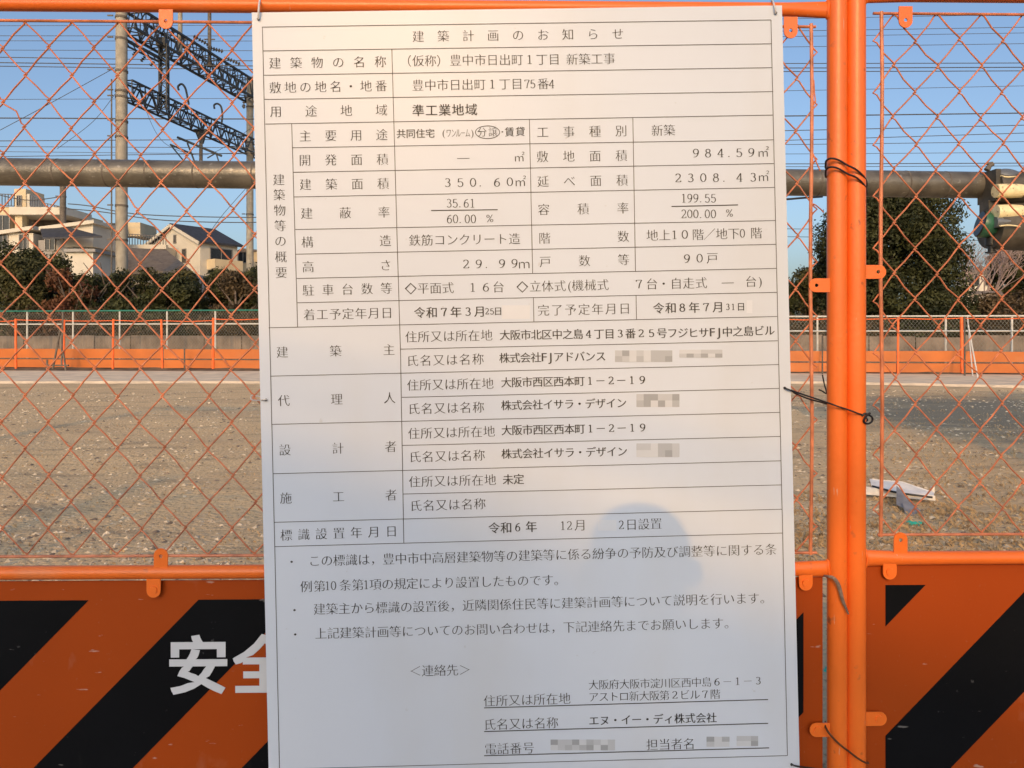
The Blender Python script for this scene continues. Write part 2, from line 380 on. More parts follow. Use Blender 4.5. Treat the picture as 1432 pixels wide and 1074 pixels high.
def fence_panel(xa, xb, ztop, zmid, zrodt, zrodb, wx0, step, phase, rows, rodxl, rodxr, plate_x, plate_z, stripe_x, stripe_z, diag0, label, tabs_, seed):
    """xa, xb: post axes"""
    rnd = random.Random(seed)
    root = empty('guard_fence_panel', (xa, 0, 0), label, 'fence panel', 'orange guard fence panels')
    root.location = (0, 0, 0)
    for x in (xa, xb):
        mb = MB(); N = 28
        mb.tube([(x, 0, -.15 if False else .0), (x, 0, .4), (x, 0, .9), (x, 0, 1.4), (x, 0, 1.875)], RP, N); mb.build('post', M['orange'], root, smooth=True)
        mb = MB(); mb.tube([(x, 0, 1.872), (x, 0, 1.888), (x, 0, 1.894)], [RP * 1.08, RP * 1.08, RP * .7], 20); mb.build('post_cap', M['tie_black'], root, smooth=True)
    for z in (ztop, zmid, .10):
        rail(root, xa + RP * .8, xb - RP * .8, z, z)
    # weld beads where rails meet posts
    for z in (ztop, zmid, .10):
        for x, s in ((xa, 1), (xb, -1)):
            mb = MB(); c = Vector((x + s * (RP + .001), 0, z)); pts = [c + Vector((rnd.uniform(-.001, .001), math.cos(a) * RR * .55, math.sin(a) * RR * 1.3)) for a in [i * math.pi / 8 for i in range(16)]]
            mb.tube(pts, .0022, 6, closed=True); mb.build('weld', M['orange'], root, smooth=True)
    # rods framing the mesh
    mb = MB(); mb.tube([(rodxl - .014, -.002, zrodt), ((rodxl + rodxr) / 2, -.002, zrodt - .001), (rodxr + .008, -.002, zrodt - .002)], .0026, 8); mb.build('mesh_rod', M['orange_wire'], root, smooth=True)
    mb = MB(); mb.tube([(rodxl - .006, -.002, zrodb), ((rodxl + rodxr) / 2, -.002, zrodb), (rodxr + .010, -.002, zrodb)], .0025, 8); mb.build('mesh_rod', M['orange_wire'], root, smooth=True)
    for x in (rodxl, rodxr):
        mb = MB(); mb.tube([(x + .0015 * math.sin(i * 1.3), -.0025, zrodt + .003 - (zrodt - zrodb + .006) * i / 8) for i in range(9)], .0032, 8); mb.build('mesh_rod', M['orange_wire'], root, smooth=True)
    # chain link: every wire zigzags down the panel and hooks into its neighbours
    dz = (zrodt - zrodb) / rows; hp = step
    jit = {}
    def node(c, k):
        if (c, k) not in jit: jit[(c, k)] = (rnd.gauss(0, .0013), rnd.gauss(0, .0012))
        return jit[(c, k)]
    x_lo, x_hi = rodxl - .011, rodxr + .009
    w = 0
    while wx0 + w * hp < x_hi:
        pts = []
        for k in range(rows + 1):
            o = (k + w + phase) % 2; c = w + o; s = 1 if o else -1
            jx, jz = node(c, k); x = wx0 + c * hp + jx; z = zrodt - k * dz + jz
            x = min(max(x, x_lo), x_hi)
            zin = .0048
            if 0 < k:   pts.append((x - s * .0035, -s * .0016, z + zin + .0005))
            pts.append((x + s * .0026, s * .0004, z + (.0012 * s)))
            if k < rows: pts.append((x - s * .0035, s * .0016, z - zin))
            if k < rows:  # gentle bow of the straight leg, now and then a dent
                o2 = 1 - o; c2 = w + o2; j2 = node(c2, k + 1); x2 = min(max(wx0 + c2 * hp + j2[0], x_lo), x_hi); z2 = zrodt - (k + 1) * dz + j2[1]
                b = rnd.gauss(0, .0006) + (rnd.choice((-1, 1)) * .005 if rnd.random() < .018 else 0)
                pts.append(((x + x2) / 2 + b, rnd.gauss(0, .0008), (z + z2) / 2 + b))
        mb = MB(); mb.tube(pts, .0014, 6); mb.build('mesh_wire', M['orange_wire'], root, smooth=True)
        w += 1
    # sheet plate with slanted stripes
    px0, px1 = plate_x; pz0, pz1 = plate_z; ty = .0052
    mb = MB(); n = 40
    mb.box(((px0 + px1) / 2, ty, (pz0 + pz1) / 2), (px1 - px0, .0012, pz1 - pz0)); pl = mb.build('plate', M['plate'], root)
    H = stripe_z[1] - stripe_z[0]; k = 0; x = diag0 - 12 * .357
    per, bw, slope = .3565, .170, 1.02
    while x < stripe_x[1] + 1:
        p = [(x, stripe_z[0]), (x + bw, stripe_z[0]), (x + bw + H / slope, stripe_z[1]), (x + H / slope, stripe_z[1])]
        p = clip_poly(p, stripe_x[0], stripe_x[1], stripe_z[0], stripe_z[1])
        if len(p) > 2:
            mb = MB(); mb.prism([(a, ty - .0012, b) for a, b in p], (0, .0005, 0)); mb.build('stripe', M['stripe'], pl)
        x += per
    for t in tabs_: tab(root, *t)
    return root, pl
def zx(px, py, y=0): w = W(px, py, y); return w
# left panel (partly behind the sign) and right panel
lp_x1 = W(1152, 900).x; lp_x0 = PXL - 1.8 + (PXL - lp_x1)
d_l = (W(60, 1074).x + (W(0, 1074).z - .15) * -1 / 1.02)   # stripe left edge carried down to the stripe foot
rodR = W(1133.5, 400).x
xz = lambda px, py: (W(px, py).x, W(px, py).z)
hpL = .0388
x67 = W(67.7, 68).x; nL = 26; wx0L = x67 - nL * hpL
pi = math.pi
tabsL = [
    (*xz(234, 12), 0, False), (W(1104, 18).x, W(0, 18).z, 0, False),
    (W(227, 797).x, W(0, 797).z, pi, False), (W(217, 805).x, W(0, 805).z, 0, True), (W(1125, 800).x, W(0, 800).z, 0, True),
    (W(1159, 398).x, W(0, 398).z, pi / 2, False), (W(1160, 1028).x, W(0, 1028).z, pi / 2, True),
    (PXL - 1.8 + .012, 1.33, -pi / 2, False), (PXL - 1.8 + .012, .55, -pi / 2, True)]
zt = W(600, 10).z
LEFT, LPL = fence_panel(PXL - 1.8, PXL, zt, W(600, 798).z, W(600, 33).z, W(600, 775).z, wx0L, hpL, (nL + 1) % 2, 20,
    PXL - 1.8 + .05, rodR, (lp_x0, lp_x1), (.13, W(600, 811).z), (lp_x0 + .034, W(1125, 900).x), (.16, W(600, 838).z), d_l,
    'orange guard fence panel behind the white notice board, lettered on its lower plate', tabsL, 3)
rodRL = W(1231.5, 400).x
x1280 = W(1280.5, 58).x; hpR = .0379; nR = 2; wx0R = x1280 - nR * hpR
tabsR = [
    (W(1264, 2).x, W(0, 2).z, 0, False), (W(1257, 779).x, W(0, 779).z, pi, False), (W(1242, 785).x, W(0, 785).z, 0, True),
    (W(1207, 379).x, W(0, 379).z, -pi / 2, False), (W(1208, 1013).x, W(0, 1013).z, -pi / 2, True),
    (PXR + 1.788, 1.33, pi / 2, False), (PXR + 1.5, W(0, 2).z, 0, False), (PXR + 1.5, W(0, 785).z, 0, True)]
d_r = W(1214, 1074).x - (W(0, 1074).z - .16) / 1.02
RIGHT, RPL = fence_panel(PXR, PXR + 1.8, W(1300, -6.5).z, W(1300, 780).z, W(1300, 20).z, W(1300, 747).z, wx0R, hpR, (nR + 1) % 2, 20,
    rodRL, PXR + 1.75, (W(1212.5, 900).x, PXR + 1.78), (.13, W(1300, 791).z), (W(1240, 900).x, PXR + 1.745), (.16, W(1300, 819).z), d_r,
    'orange guard fence panel right of the twin posts, black striped plate below', tabsR, 14)
LX = PXL - 1.8 - (PXR - PXL)
FAR, FPL = fence_panel(LX - 1.8, LX, zt, W(600, 798).z, W(600, 33).z, W(600, 775).z, LX - 1.8 + .03, hpL, 0, 20,
    LX - 1.75, LX - .05, (LX - 1.78, LX - .02), (.13, W(600, 811).z), (LX - 1.745, LX - .055), (.16, W(600, 838).z), LX - 1.7,
    'orange guard fence panel just outside the left edge of the photo', [(LX - .4, zt - .002, 0, False), (LX - 1.4, zt - .002, 0, False)], 9)
for r in (LEFT, RIGHT, FAR): r['group'] = 'orange guard fence panels'
# loose wire ends near the left panel's edge
def wires(name, parent, pts, r, m, n=6): mb = MB(); mb.tube(pts, r, n); return mb.build(name, m, parent, smooth=True)
for pl_ in ([(1138, 112), (1139, 130), (1140.5, 142), (1136, 150)], [(1137, 215), (1142, 228), (1147, 239)], [(1137, 285), (1141, 287), (1147, 292), (1152, 297)]):
    wires('loose_wire', LEFT, [W(a, b, -.004) for a, b in pl_], .0011, M['orange_wire'])

# ------------------------------------------------------------------ glyphs
glyph_cache = {}
def font_glyph(ch):
    c = bpy.data.curves.new('g', 'FONT'); c.body = ch; c.size = 1; c.resolution_u = 3
    o = bpy.data.objects.new('g', c); col.objects.link(o)
    me = o.to_mesh(); v = [(p.co.x, p.co.y) for p in me.vertices]; f = [tuple(p.vertices) for p in me.polygons]
    o.to_mesh_clear(); bpy.data.objects.remove(o); bpy.data.curves.remove(c)
    # weld doubled points
    mp = {}; nv = []; idx = []
    for p in v:
        k = (round(p[0], 5), round(p[1], 5))
        if k not in mp: mp[k] = len(nv); nv.append(p)
        idx.append(mp[k])
    nf = []
    for p in f:
        q = [idx[i] for i in p]; q = [q[i] for i in range(len(q)) if q[i] != q[i - 1]]
        if len(q) > 2:
            if sum(nv[q[i - 1]][0] * nv[q[i]][1] - nv[q[i]][0] * nv[q[i - 1]][1] for i in range(len(q))) < 0: q.reverse()
            nf.append(tuple(q))
    return nv, nf
def glyph(ch, dx, dy):
    """outline of a character; dx, dy > 0 thin its upright and its level strokes (a Mincho face), < 0 thicken them"""
    key = (ch, dx, dy)
    if key in glyph_cache: return glyph_cache[key]
    if (ch, 0) not in glyph_cache: glyph_cache[(ch, 0)] = font_glyph(ch)
    v, f = glyph_cache[(ch, 0)]
    edges = {}
    for p in f:
        for i in range(len(p)):
            a, b = p[i - 1], p[i]
            if (b, a) in edges: del edges[(b, a)]
            else: edges[(a, b)] = 1
    nrm = {}
    for a, b in edges:
        ex, ey = v[b][0] - v[a][0], v[b][1] - v[a][1]; l = math.hypot(ex, ey) or 1
        for q in (a, b): nrm.setdefault(q, []).append((ey / l, -ex / l))
    out = []
    for i, p in enumerate(v):
        if i in nrm:
            sx = sy = 0
            for n in nrm[i]: sx += n[0]; sy += n[1]
            # offset each coordinate by the strongest facing component: corners keep both moves
            mxx = max((n[0] for n in nrm[i]), key=abs); myy = max((n[1] for n in nrm[i]), key=abs)
            cx = mxx if abs(mxx) > .35 else 0; cy = myy if abs(myy) > .35 else 0
            out.append((p[0] - cx * dx, p[1] - cy * dy))
        else: out.append(p)
    glyph_cache[key] = (out, f)
    return glyph_cache[key]

# serif figures drawn with a broad pen: level strokes thin, upright strokes thick
def arc(cx, cy, rx, ry, a0, a1, n=10):
    return [(cx + rx * math.cos(rad(a0 + (a1 - a0) * i / n)), cy + ry * math.sin(rad(a0 + (a1 - a0) * i / n))) for i in range(n + 1)]
DIG = {
 '0': [arc(.25, .35, .175, .325, 90, 450, 20)],
 '1': [[(.26, .02), (.26, .68)], [(.14, .60), (.26, .67)], [(.13, .012), (.39, .012)]],
 '2': [arc(.25, .51, .155, .165, 165, -20, 12) + [(.36, .36), (.09, .04)], [(.09, .03), (.42, .03)], [(.42, .02), (.44, .12)]],
 '3': [arc(.24, .52, .14, .155, 150, -90, 12), arc(.24, .19, .17, .175, 90, -150, 14)],
 '4': [[(.33, .0), (.33, .68)], [(.32, .66), (.06, .21)], [(.05, .20), (.45, .20)], [(.24, .01), (.42, .01)]],
 '5': [[(.40, .66), (.14, .66)], [(.14, .66), (.11, .36)], arc(.24, .215, .175, .205, 128, -150, 16)],
 '6': [arc(.25, .205, .165, .195, 0, 360, 18), [(.40, .66)] + arc(.36, .22, .275, .42, 105, 185, 8)],
 '7': [[(.08, .66), (.43, .66)], [(.43, .66), (.29, .34), (.23, .0)], [(.08, .66), (.07, .55)]],
 '8': [arc(.25, .52, .135, .145, 90, 450, 16), arc(.25, .19, .165, .18, 90, 450, 18)],
 '9': [arc(.25, .475, .165, .195, 0, 360, 18), [(.10, .02)] + arc(.14, .46, .275, .44, -75, 5, 8)],
}
def pen(strokes, bold=0):
    v = []; f = []
    for s in strokes:
        b = len(v); n = len(s)
        for i, p in enumerate(s):
            a, c = s[max(i - 1, 0)], s[min(i + 1, n - 1)]; tx, ty = c[0] - a[0], c[1] - a[1]; l = math.hypot(tx, ty) or 1; tx /= l; ty /= l
            h = .015 + .021 * abs(ty) + bold
            v += [(p[0] - ty * h, p[1] + tx * h), (p[0] + ty * h, p[1] - tx * h)]
        f += [(b + 2 * i, b + 2 * i + 1, b + 2 * i + 3, b + 2 * i + 2) for i in range(n - 1)]
    return v, f

# ------------------------------------------------------------------ the notice board
SY = -.034
p00, p10, p01, p11 = W(352, 18, SY), W(1093.5, 8, SY), W(375.5, 1085, SY), W(1117.5, 1075, SY)
SC = (p00 + p10 + p01 + p11) / 4
ROLL = rad(1.05)
sign = empty('notice_board', SC, 'large white building notice board tied to the fence, ruled table and fine print', 'notice board')
sign.rotation_euler = (0, -ROLL, 0)
Minv = Matrix.Rotation(-ROLL, 3, 'Y').inverted()
def L(px, py, y=0.0): q = Minv @ (W(px, py, SY) - SC); return (q.x, y, q.z)
# board: thin sheet, slightly buckled
mb = MB(); nu, nv_ = 24, 32
C4 = [L(352, 17.5), L(1093.5, 7.5), L(376, 1092), L(1118.5, 1082)]
for side, yo in ((0, 0.0), (1, .003)):
    for j in range(nv_ + 1):
        for i in range(nu + 1):
            u, w = i / nu, j / nv_
            a = Vector(C4[0]).lerp(Vector(C4[1]), u); b = Vector(C4[2]).lerp(Vector(C4[3]), u); q = a.lerp(b, w)
            mb.v.append((q.x, yo, q.z))
S1 = (nu + 1) * (nv_ + 1)
for j in range(nv_):
    for i in range(nu):
        q = j * (nu + 1) + i
        mb.f.append((q, q + nu + 1, q + nu + 2, q + 1)); mb.mi.append(0); mb.f.append((S1 + q, S1 + q + 1, S1 + q + nu + 2, S1 + q + nu + 1)); mb.mi.append(0)
for j in range(nv_):
    for i in (0, nu):
        q = j * (nu + 1) + i; mb.f.append((q, q + nu + 1, S1 + q + nu + 1, S1 + q)); mb.mi.append(0)
for i in range(nu):
    for j in (0, nv_):
        q = j * (nu + 1) + i; mb.f.append((q, q + 1, S1 + q + 1, S1 + q)); mb.mi.append(0)
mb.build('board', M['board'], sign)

PX = 1.0 / 837.0     # metres per photograph pixel on the board
def rule(segs, w=.9, m='ink_soft', name='ruled_line'):
    for a, b, c, d in segs:
        mb = MB()
        p, q = Vector(L(a, b, -.0006)), Vector(L(c, d, -.0006)); t = (q - p).normalized(); nrm = Vector((-t.z, 0, t.x)) * (w * PX / 2)
        mb.add([p + nrm, p - nrm, q - nrm, q + nrm], [(0, 1, 2, 3)]); mb.build(name, M[m], sign)
rows = [(367, 38, 1078, 28), (368, 71.3, 1079, 61.3), (369, 105.3, 1080, 94.7), (370, 139.2, 1081, 128.2), (371, 173.6, 1081.5, 161),
        (409, 206.7, 1082, 195.6), (410, 241, 1082.5, 228.8), (411, 275.5, 1083, 262.2), (413, 321, 1084, 308.5), (414, 355.5, 1085, 341.7),
        (415, 389.4, 1085.5, 375.4), (416, 423.4, 1086, 408.8), (376, 458.4, 1086.6, 442.6), (560, 488.2, 1087.5, 476.5), (378, 526, 1088.6, 509.8),
        (562, 555.6, 1089.5, 543.2), (380.5, 593.4, 1090.3, 576.6), (562.5, 622.8, 1091, 610.3), (382, 662.4, 1092, 644.3), (563, 690.8, 1092.8, 678),
        (383.5, 730.3, 1093.5, 712), (384.3, 764.3, 1094.3, 745.3), (391, 1075.5, 1101, 1056.4)]
rule(rows)
rule([(367, 38, 384.3, 764.3), (384.3, 764.3, 391, 1075.5), (1078, 28, 1094.3, 745.3), (1094.3, 745.3, 1101, 1056.4), (548, 69, 555.5, 340), (555.5, 340, 560, 488), (560, 488, 564.8, 759.5),
      (408, 173, 416.3, 457.4), (740.3, 167.4, 744.8, 382), (746, 415.6, 746.6, 450.5), (884.9, 165, 888.6, 380), (889.4, 412.6, 890, 447)])
rule([(603, 294.4, 696, 293.3), (939, 288.8, 1032, 286.6), (677, 989.7, 1074, 978), (677, 1022.8, 1074, 1011.3), (677, 1056.6, 1075.5, 1045.6)], w=1.3, m='ink')

def lettering(chars, m, bold=False):
    """chars: (ch, px, py, em_px, x squeeze)"""
    mb = MB()
    for ch, px, py, em, sx in chars:
        if ch in ' \u3000': continue
        s = em * PX; c = L(px, py, -.0007 - (.0002 if bold else 0))
        half = ch.isascii()
        if ch in '0123456789０１２３４５６７８９':
            d = ch if half else chr(ord(ch) - 0xFEE0); v, f = pen(DIG[d], .008 if bold else 0); ox, oy = .25, .34
            if not half: v = [((x - .25) * 1.2 + .25, y) for x, y in v]
        else:
            v, f = glyph(ch, -.010 if bold else .004, .004 if bold else .0185)
            ox, oy = ((.5, .38) if not half else ((min(p[0] for p in v) + max(p[0] for p in v)) / 2, .34))
        b = len(mb.v)
        tilt = math.tan(.006 + .006 * (py / 1074))
        mb.v += [(c[0] + (x - ox) * s * sx, c[1], c[2] + (y - oy) * s + (x - ox) * s * tilt) for x, y in v]
        for q in f: mb.f.append(tuple(i + b for i in q)); mb.mi.append(0)
    return mb.build('lettering', M[m], sign)
def T(txt, x0, y0, x1, y1, em=17.4, bold=False, sx=1.0, m=None):
    n = len(txt); k = max(n - 1, 1)
    lettering([(c, x0 + (x1 - x0) * i / k, y0 + (y1 - y0) * i / k, em, sx) for i, c in enumerate(txt)], m or ('ink' if bold else 'ink'), bold)
def TT(parts, em=17.4, bold=False, sx=1.0):
    out = []
    for txt, x0, y0, x1, y1 in parts:
        k = max(len(txt) - 1, 1); out += [(c, x0 + (x1 - x0) * i / k, y0 + (y1 - y0) * i / k, em, sx) for i, c in enumerate(txt)]
    lettering(out, 'ink', bold)
for ch_, x_, y_ in zip('建築物等の概要', (390, 390.7, 391.4, 392, 392.4, 393, 393.4), (251.3, 272.5, 294, 315.6, 337, 359, 381)): T(ch_, x_, y_, x_, y_)
T('建築計画のお知らせ', 585, 51, 864, 47.3)
T('建築物の名称', 384.7, 88.3, 532, 86.3); TT([('（', 567, 85.5, 567, 85.5), ('仮称', 585, 85, 602, 85), ('）', 619, 85, 619, 85), ('豊中市日出町１丁目', 637, 84.3, 775, 83), ('新築工事', 800, 83, 852, 82)])
T('敷地の地名・地番', 385, 122.5, 533, 120); TT([('豊中市日出町１丁目', 584.5, 119.3, 723, 117.3), ('75', 737, 117.5, 745, 117.5), ('番', 759.5, 117.3, 759.5, 117.3), ('4', 771.5, 117.5, 771.5, 117.5)])
T('用途地域', 386, 156, 533.5, 154); T('準工業地域', 585, 154.5, 659, 153.3, 17.6, True)
T('主要用途', 427, 190.3, 534, 188.4)
T('共同住宅', 561, 187, 601.5, 186.5, 13.6, True, m='ink_soft'); T('分譲', 674, 184.8, 689.5, 184.6, 14); T('賃貸', 712.5, 184.5, 727.5, 184, 14, True, m='ink_soft'); T('・', 702.5, 184.5, 702.5, 184.5, 12)
lettering([(c, x, 186, 13.5, s) for c, x, s in (('(', 620.5, 1), ('ワ', 627.5, .55), ('ン', 634.5, .55), ('ル', 641, .55), ('ー', 647.5, .5), ('ム', 654, .55), (')', 660.5, 1))], 'ink')
mb = MB()
pts = [(681.8 + 17.4 * math.cos(i * pi / 24), 185 + 9.3 * math.sin(i * pi / 24)) for i in range(48)]
ptsi = [(681.8 + 16.4 * math.cos(i * pi / 24), 185 + 8.4 * math.sin(i * pi / 24)) for i in range(48)]
mb.v = [L(a, b, -.0006) for a, b in pts] + [L(a, b, -.0006) for a, b in ptsi]
mb.f = [(i, (i + 1) % 48, 48 + (i + 1) % 48, 48 + i) for i in range(48)]; mb.mi = [0] * 48
mb.build('printed_ring', M['ink'], sign)
T('工事種別', 759, 184.8, 868.6, 183); T('新築', 919, 182.5, 936, 182)
T('開発面積', 426.5, 224, 535, 222.8); T('―', 648, 220.5, 648, 220.5); T('敷地面積', 758.5, 219, 869, 217.5)
T('㎡', 726, 220, 726, 220, 16, sx=1.0)
TT([('９', 973, 214.3, 973, 214.3), ('８', 990, 214.3, 990, 214.3), ('４', 1007.5, 214, 1007.5, 214), ('.', 1019, 214, 1019, 214), ('５', 1033.5, 213.6, 1033.5, 213.6), ('９', 1050.5, 213.4, 1050.5, 213.4), ('㎡', 1067, 213, 1067, 213)])
T('建築面積', 427.3, 258, 536, 256.7); TT([('３５０', 626, 255.5, 661.5, 255.3), ('.', 671.5, 255, 671.5, 255), ('６０', 695, 255, 713, 254.5), ('㎡', 727.5, 254, 727.5, 254)])
T('延べ面積', 759.5, 253.7, 870, 252); TT([('２３０８', 948, 249, 1001, 248.5), ('.', 1012, 248.5, 1012, 248.5), ('４３', 1034, 248.2, 1053, 248), ('㎡', 1067.5, 247, 1067.5, 247)])
T('建蔽率', 429, 298.3, 537, 296.7); T('容積率', 760.3, 293, 871, 291)
lettering([(c, x, 284.3, 17.4, 1) for c, x in zip('35.61', (628, 636.5, 643, 652, 660.5))], 'ink')
lettering([(c, x, 306.3, 17.4, 1) for c, x in zip('60.00', (628.5, 637, 643.5, 653.5, 662))] + [('%', 685, 305.5, 15.5, 1)], 'ink')
lettering([(c, x, 277.3, 17.4, 1) for c, x in zip('199.55', (956, 964.5, 973, 979.5, 989, 997.5))], 'ink')
lettering([(c, x, 299.3, 17.4, 1) for c, x in zip('200.00', (956, 964.5, 973, 979.5, 989, 997.5))] + [('%', 1020, 298, 15.5, 1)], 'ink')
T('構造', 430, 338.5, 539, 336.5); T('鉄筋コンクリート造', 580, 336, 719.5, 333.8); T('階数', 761.5, 333, 871.5, 330.5)
TT([('地上', 912, 329, 929.5, 328.7), ('１', 943, 328.4, 943, 328.4), ('０', 957.5, 328, 957.5, 328), ('階', 976, 328, 976, 328), ('／', 992, 327.5, 992, 327.5), ('地下', 1009, 327, 1026, 326.5), ('0', 1038, 326.5, 1038, 326.5), ('階', 1057.5, 325.8, 1057.5, 325.8)])
T('高さ', 431, 373, 539.5, 370.8); TT([('２９', 651.5, 369.4, 669.5, 369.2), ('.', 680, 369, 680, 369), ('９９', 702, 368.7, 719.5, 368.4), ('ｍ', 733, 369, 733, 369)])
T('戸数等', 762.5, 366, 872, 363); T('９０戸', 960.5, 361.8, 996, 360.8)
T('駐車台数等', 431.5, 406, 540.5, 403); TT([('◇', 574, 403.3, 574, 403.3), ('平面式', 592, 403, 626.5, 402.5), ('１６', 661, 402, 679.5, 401.6), ('台', 697, 401.3, 697, 401.3), ('◇', 730, 401, 730, 401), ('立体式', 748.5, 400.3, 783, 399.8),
    ('(', 796.5, 399.5, 796.5, 399.5), ('機械式', 808, 399, 843, 398.3), ('７', 893.5, 397.3, 893.5, 397.3), ('台', 911.5, 397, 911.5, 397), ('・', 928, 396.7, 928, 396.7), ('自走式', 945.5, 396.3, 980.5, 395.5), ('―', 1017.5, 394.5, 1017.5, 394.5), ('台', 1050, 393.6, 1050, 393.6), (')', 1063, 393.3, 1063, 393.3)])
T('着工予定年月日', 432.7, 440, 541, 437.3); TT([('令和', 587, 437, 604, 436.8), ('７年３月', 621, 436.4, 671, 435.5)], 16.5, True); TT([('25', 681, 435.4, 688, 435.4), ('日', 696.5, 435, 696.5, 435)], 12.5, True)
T('完了予定年月日', 760, 433.8, 873.5, 431.3); TT([('令和', 921, 430.8, 938, 430.5), ('８年７月', 954, 430.2, 1004, 429.3)], 16.5, True); TT([('31', 1017.5, 429.2, 1025, 429.2), ('日', 1036, 428.8, 1036, 428.8)], 12.5, True)
T('建築主', 395, 492.3, 544, 489); T('住所又は所在地', 575, 471, 680.5, 468.7); T('氏名又は名称', 577, 504.3, 668.5, 502)
T('大阪市北区中之島４丁目３番２５号フジヒサ', 706, 468.4, 984, 465, 15.4, True); lettering([('F', 996, 464.6, 17, 1.1), ('J', 1004.5, 464.4, 17, 1.1)], 'ink', True); T('中之島ビル', 1017, 464, 1076, 462, 15.4, True)
T('株式会社', 705.5, 500.5, 749.5, 499.7, 15.4, True); lettering([('F', 761, 499.5, 17, 1.1), ('J', 769, 499.3, 17, 1.1)], 'ink', True); T('アドバンス', 781, 499, 840, 498, 15.4, True)
T('代理人', 397, 560, 545, 556.3); T('住所又は所在地', 577.5, 538.5, 682, 536); T('氏名又は名称', 579, 571.5, 669, 569.3)
T('大阪市西区西本町１－２－１９', 708, 534.6, 898, 531.3, 15.4, True); T('株式会社イサラ・デザイン', 708, 566.7, 869, 563.3, 15.2, True)
T('設計者', 398.7, 629, 546.5, 624.3); T('住所又は所在地', 579, 606, 684, 603); T('氏名又は名称', 580.5, 638.8, 670, 636.3)
T('大阪市西区西本町１－２－１９', 708.5, 601.5, 898.5, 597.8, 15.4, True); T('株式会社イサラ・デザイン', 708.5, 634.5, 870, 631, 15.2, True)
T('施工者', 400, 696.3, 547, 692); T('住所又は所在地', 580, 673.4, 685.5, 670.7); T('氏名又は名称', 581.7, 707, 671, 704.3); T('未定', 710.5, 670.3, 725.5, 669.8, 15.6, True)
T('標識設置年月日', 400.5, 748, 547.5, 742.7); TT([('令和', 691, 738, 708, 737.6), ('6', 724, 737, 724, 737), ('年', 743, 736.2, 743, 736.2)], 16.8, True); TT([('12', 787, 735, 796, 734.8), ('月', 811.5, 734, 811.5, 734)]); TT([('2', 868.5, 734, 868.5, 734), ('日設置', 883, 733.3, 917.5, 732)])
T('・', 408, 785.5, 408, 785.5); T('この標識は，豊中市中高層建築物等の建築等に係る紛争の予防及び調整等に関する条', 440, 784, 1078, 768, 17.6)
TT([('例第', 428.5, 820, 447, 819.3), ('10', 458, 819, 466.5, 818.8), ('条第', 483, 818, 500.5, 817.6), ('1', 512, 817.5, 512, 817.5), ('項の規定により設置したものです。', 525, 817, 783, 810.5)], 17.6)
T('・', 412, 853, 412, 853); T('建築主から標識の設置後，近隣関係住民等に建築計画等について説明を行います。', 447, 851.5, 1071, 836, 17.6)
T('・', 413, 887, 413, 887); T('上記建築計画等についてのお問い合わせは，下記連絡先までお願いします。', 449, 885.5, 1021, 871, 17.6)
T('＜連絡先＞', 581, 938, 650, 936.3, 17.6)
T('住所又は所在地', 684.5, 979.8, 789.5, 976.5, 17.6); T('氏名又は名称', 685, 1012.8, 772.5, 1010.3, 17.6); T('電話番号', 686, 1047, 739, 1045.5, 17.6); T('担当者名', 912, 1041, 963.5, 1039.5, 17.4)
T('大阪府大阪市淀川区西中島６－１－３', 830, 957.3, 1060, 951.7, 15.2); T('アストロ新大阪第２ビル７階', 830, 974.3, 1000, 970.3, 15.2); T('エヌ・イー・ディ株式会社', 830.5, 1007.3, 995, 1003.2, 15.2, True)
# masked names: small patches of greyish squares, and plain correction stickers
def patch(x0, y0, x1, y1, cells, seed, name='masking_patch'):
    rnd = random.Random(seed); tones = {0: 0, 1: 1, 2: 2, 3: 3}
    mb = MB(); cx = (x1 - x0) / cells; cy = (y1 - y0) / 2
    for j in range(2):
        for i in range(cells):
            mb.cur = rnd.choice((0, 1, 1, 2, 3))
            a, b = x0 + i * cx, y0 + j * cy
            mb.add([L(a, b, -.0006), L(a, b + cy, -.0006), L(a + cx, b + cy, -.0006), L(a + cx, b, -.0006)], [(0, 1, 2, 3)])
    mb.build(name, PT, sign)
PT = [mat('masking_tone', (t * .97, t, t * 1.05), .6, var=.02) for t in (.62, .53, .45, .36)]
patch(860, 490, 940, 506, 8, 1); patch(950, 489, 1010, 500, 6, 2); patch(890, 551, 950, 569, 6, 3); patch(890, 620, 950, 639, 6, 4)
patch(770, 1034, 860, 1049, 9, 5); patch(988, 1030, 1020, 1044, 3, 6); patch(1030, 1029, 1060, 1043, 3, 7)
for (a, b, c, d) in ((702, 427, 741, 446), (1044, 420, 1052, 438), (836, 727, 862, 742)):
    mb = MB(); mb.add([L(a, b, -.0004), L(a, d, -.0004), L(c, d, -.0004), L(c, b, -.0004)], [(0, 1, 2, 3)]); mb.build('correction_sticker', M['sticker'], sign)
# eyelet holes of the ties
for a, b in ((361.5, 27), (1084.5, 18.5), (372.5, 559), (1097, 542.5), (1106.5, 1068.5)):
    mb = MB(); c = L(a, b, -.0009); mb.tube([c, (c[0], c[1] - .0012, c[2])], .0022, 12); mb.build('tie_hole', M['tie_black'], sign)

# lettering on the fence plate
def plate_text(chs, x, z, em, pitch, parent):
    for i, ch in enumerate(chs):
        v, f = glyph(ch, -.030, -.022); mb = MB(); ox, oy = .5, .38
        mb.v = [(x + i * pitch + (a - ox) * em, .0032, z + (b - oy) * em) for a, b in v]; mb.f = list(f); mb.mi = [0] * len(f)
        mb.build('lettering', M['plate_text'], parent)
t0 = W(276, 931)
plate_text('安全第一', t0.x, t0.z, .1065, .1115, LPL)

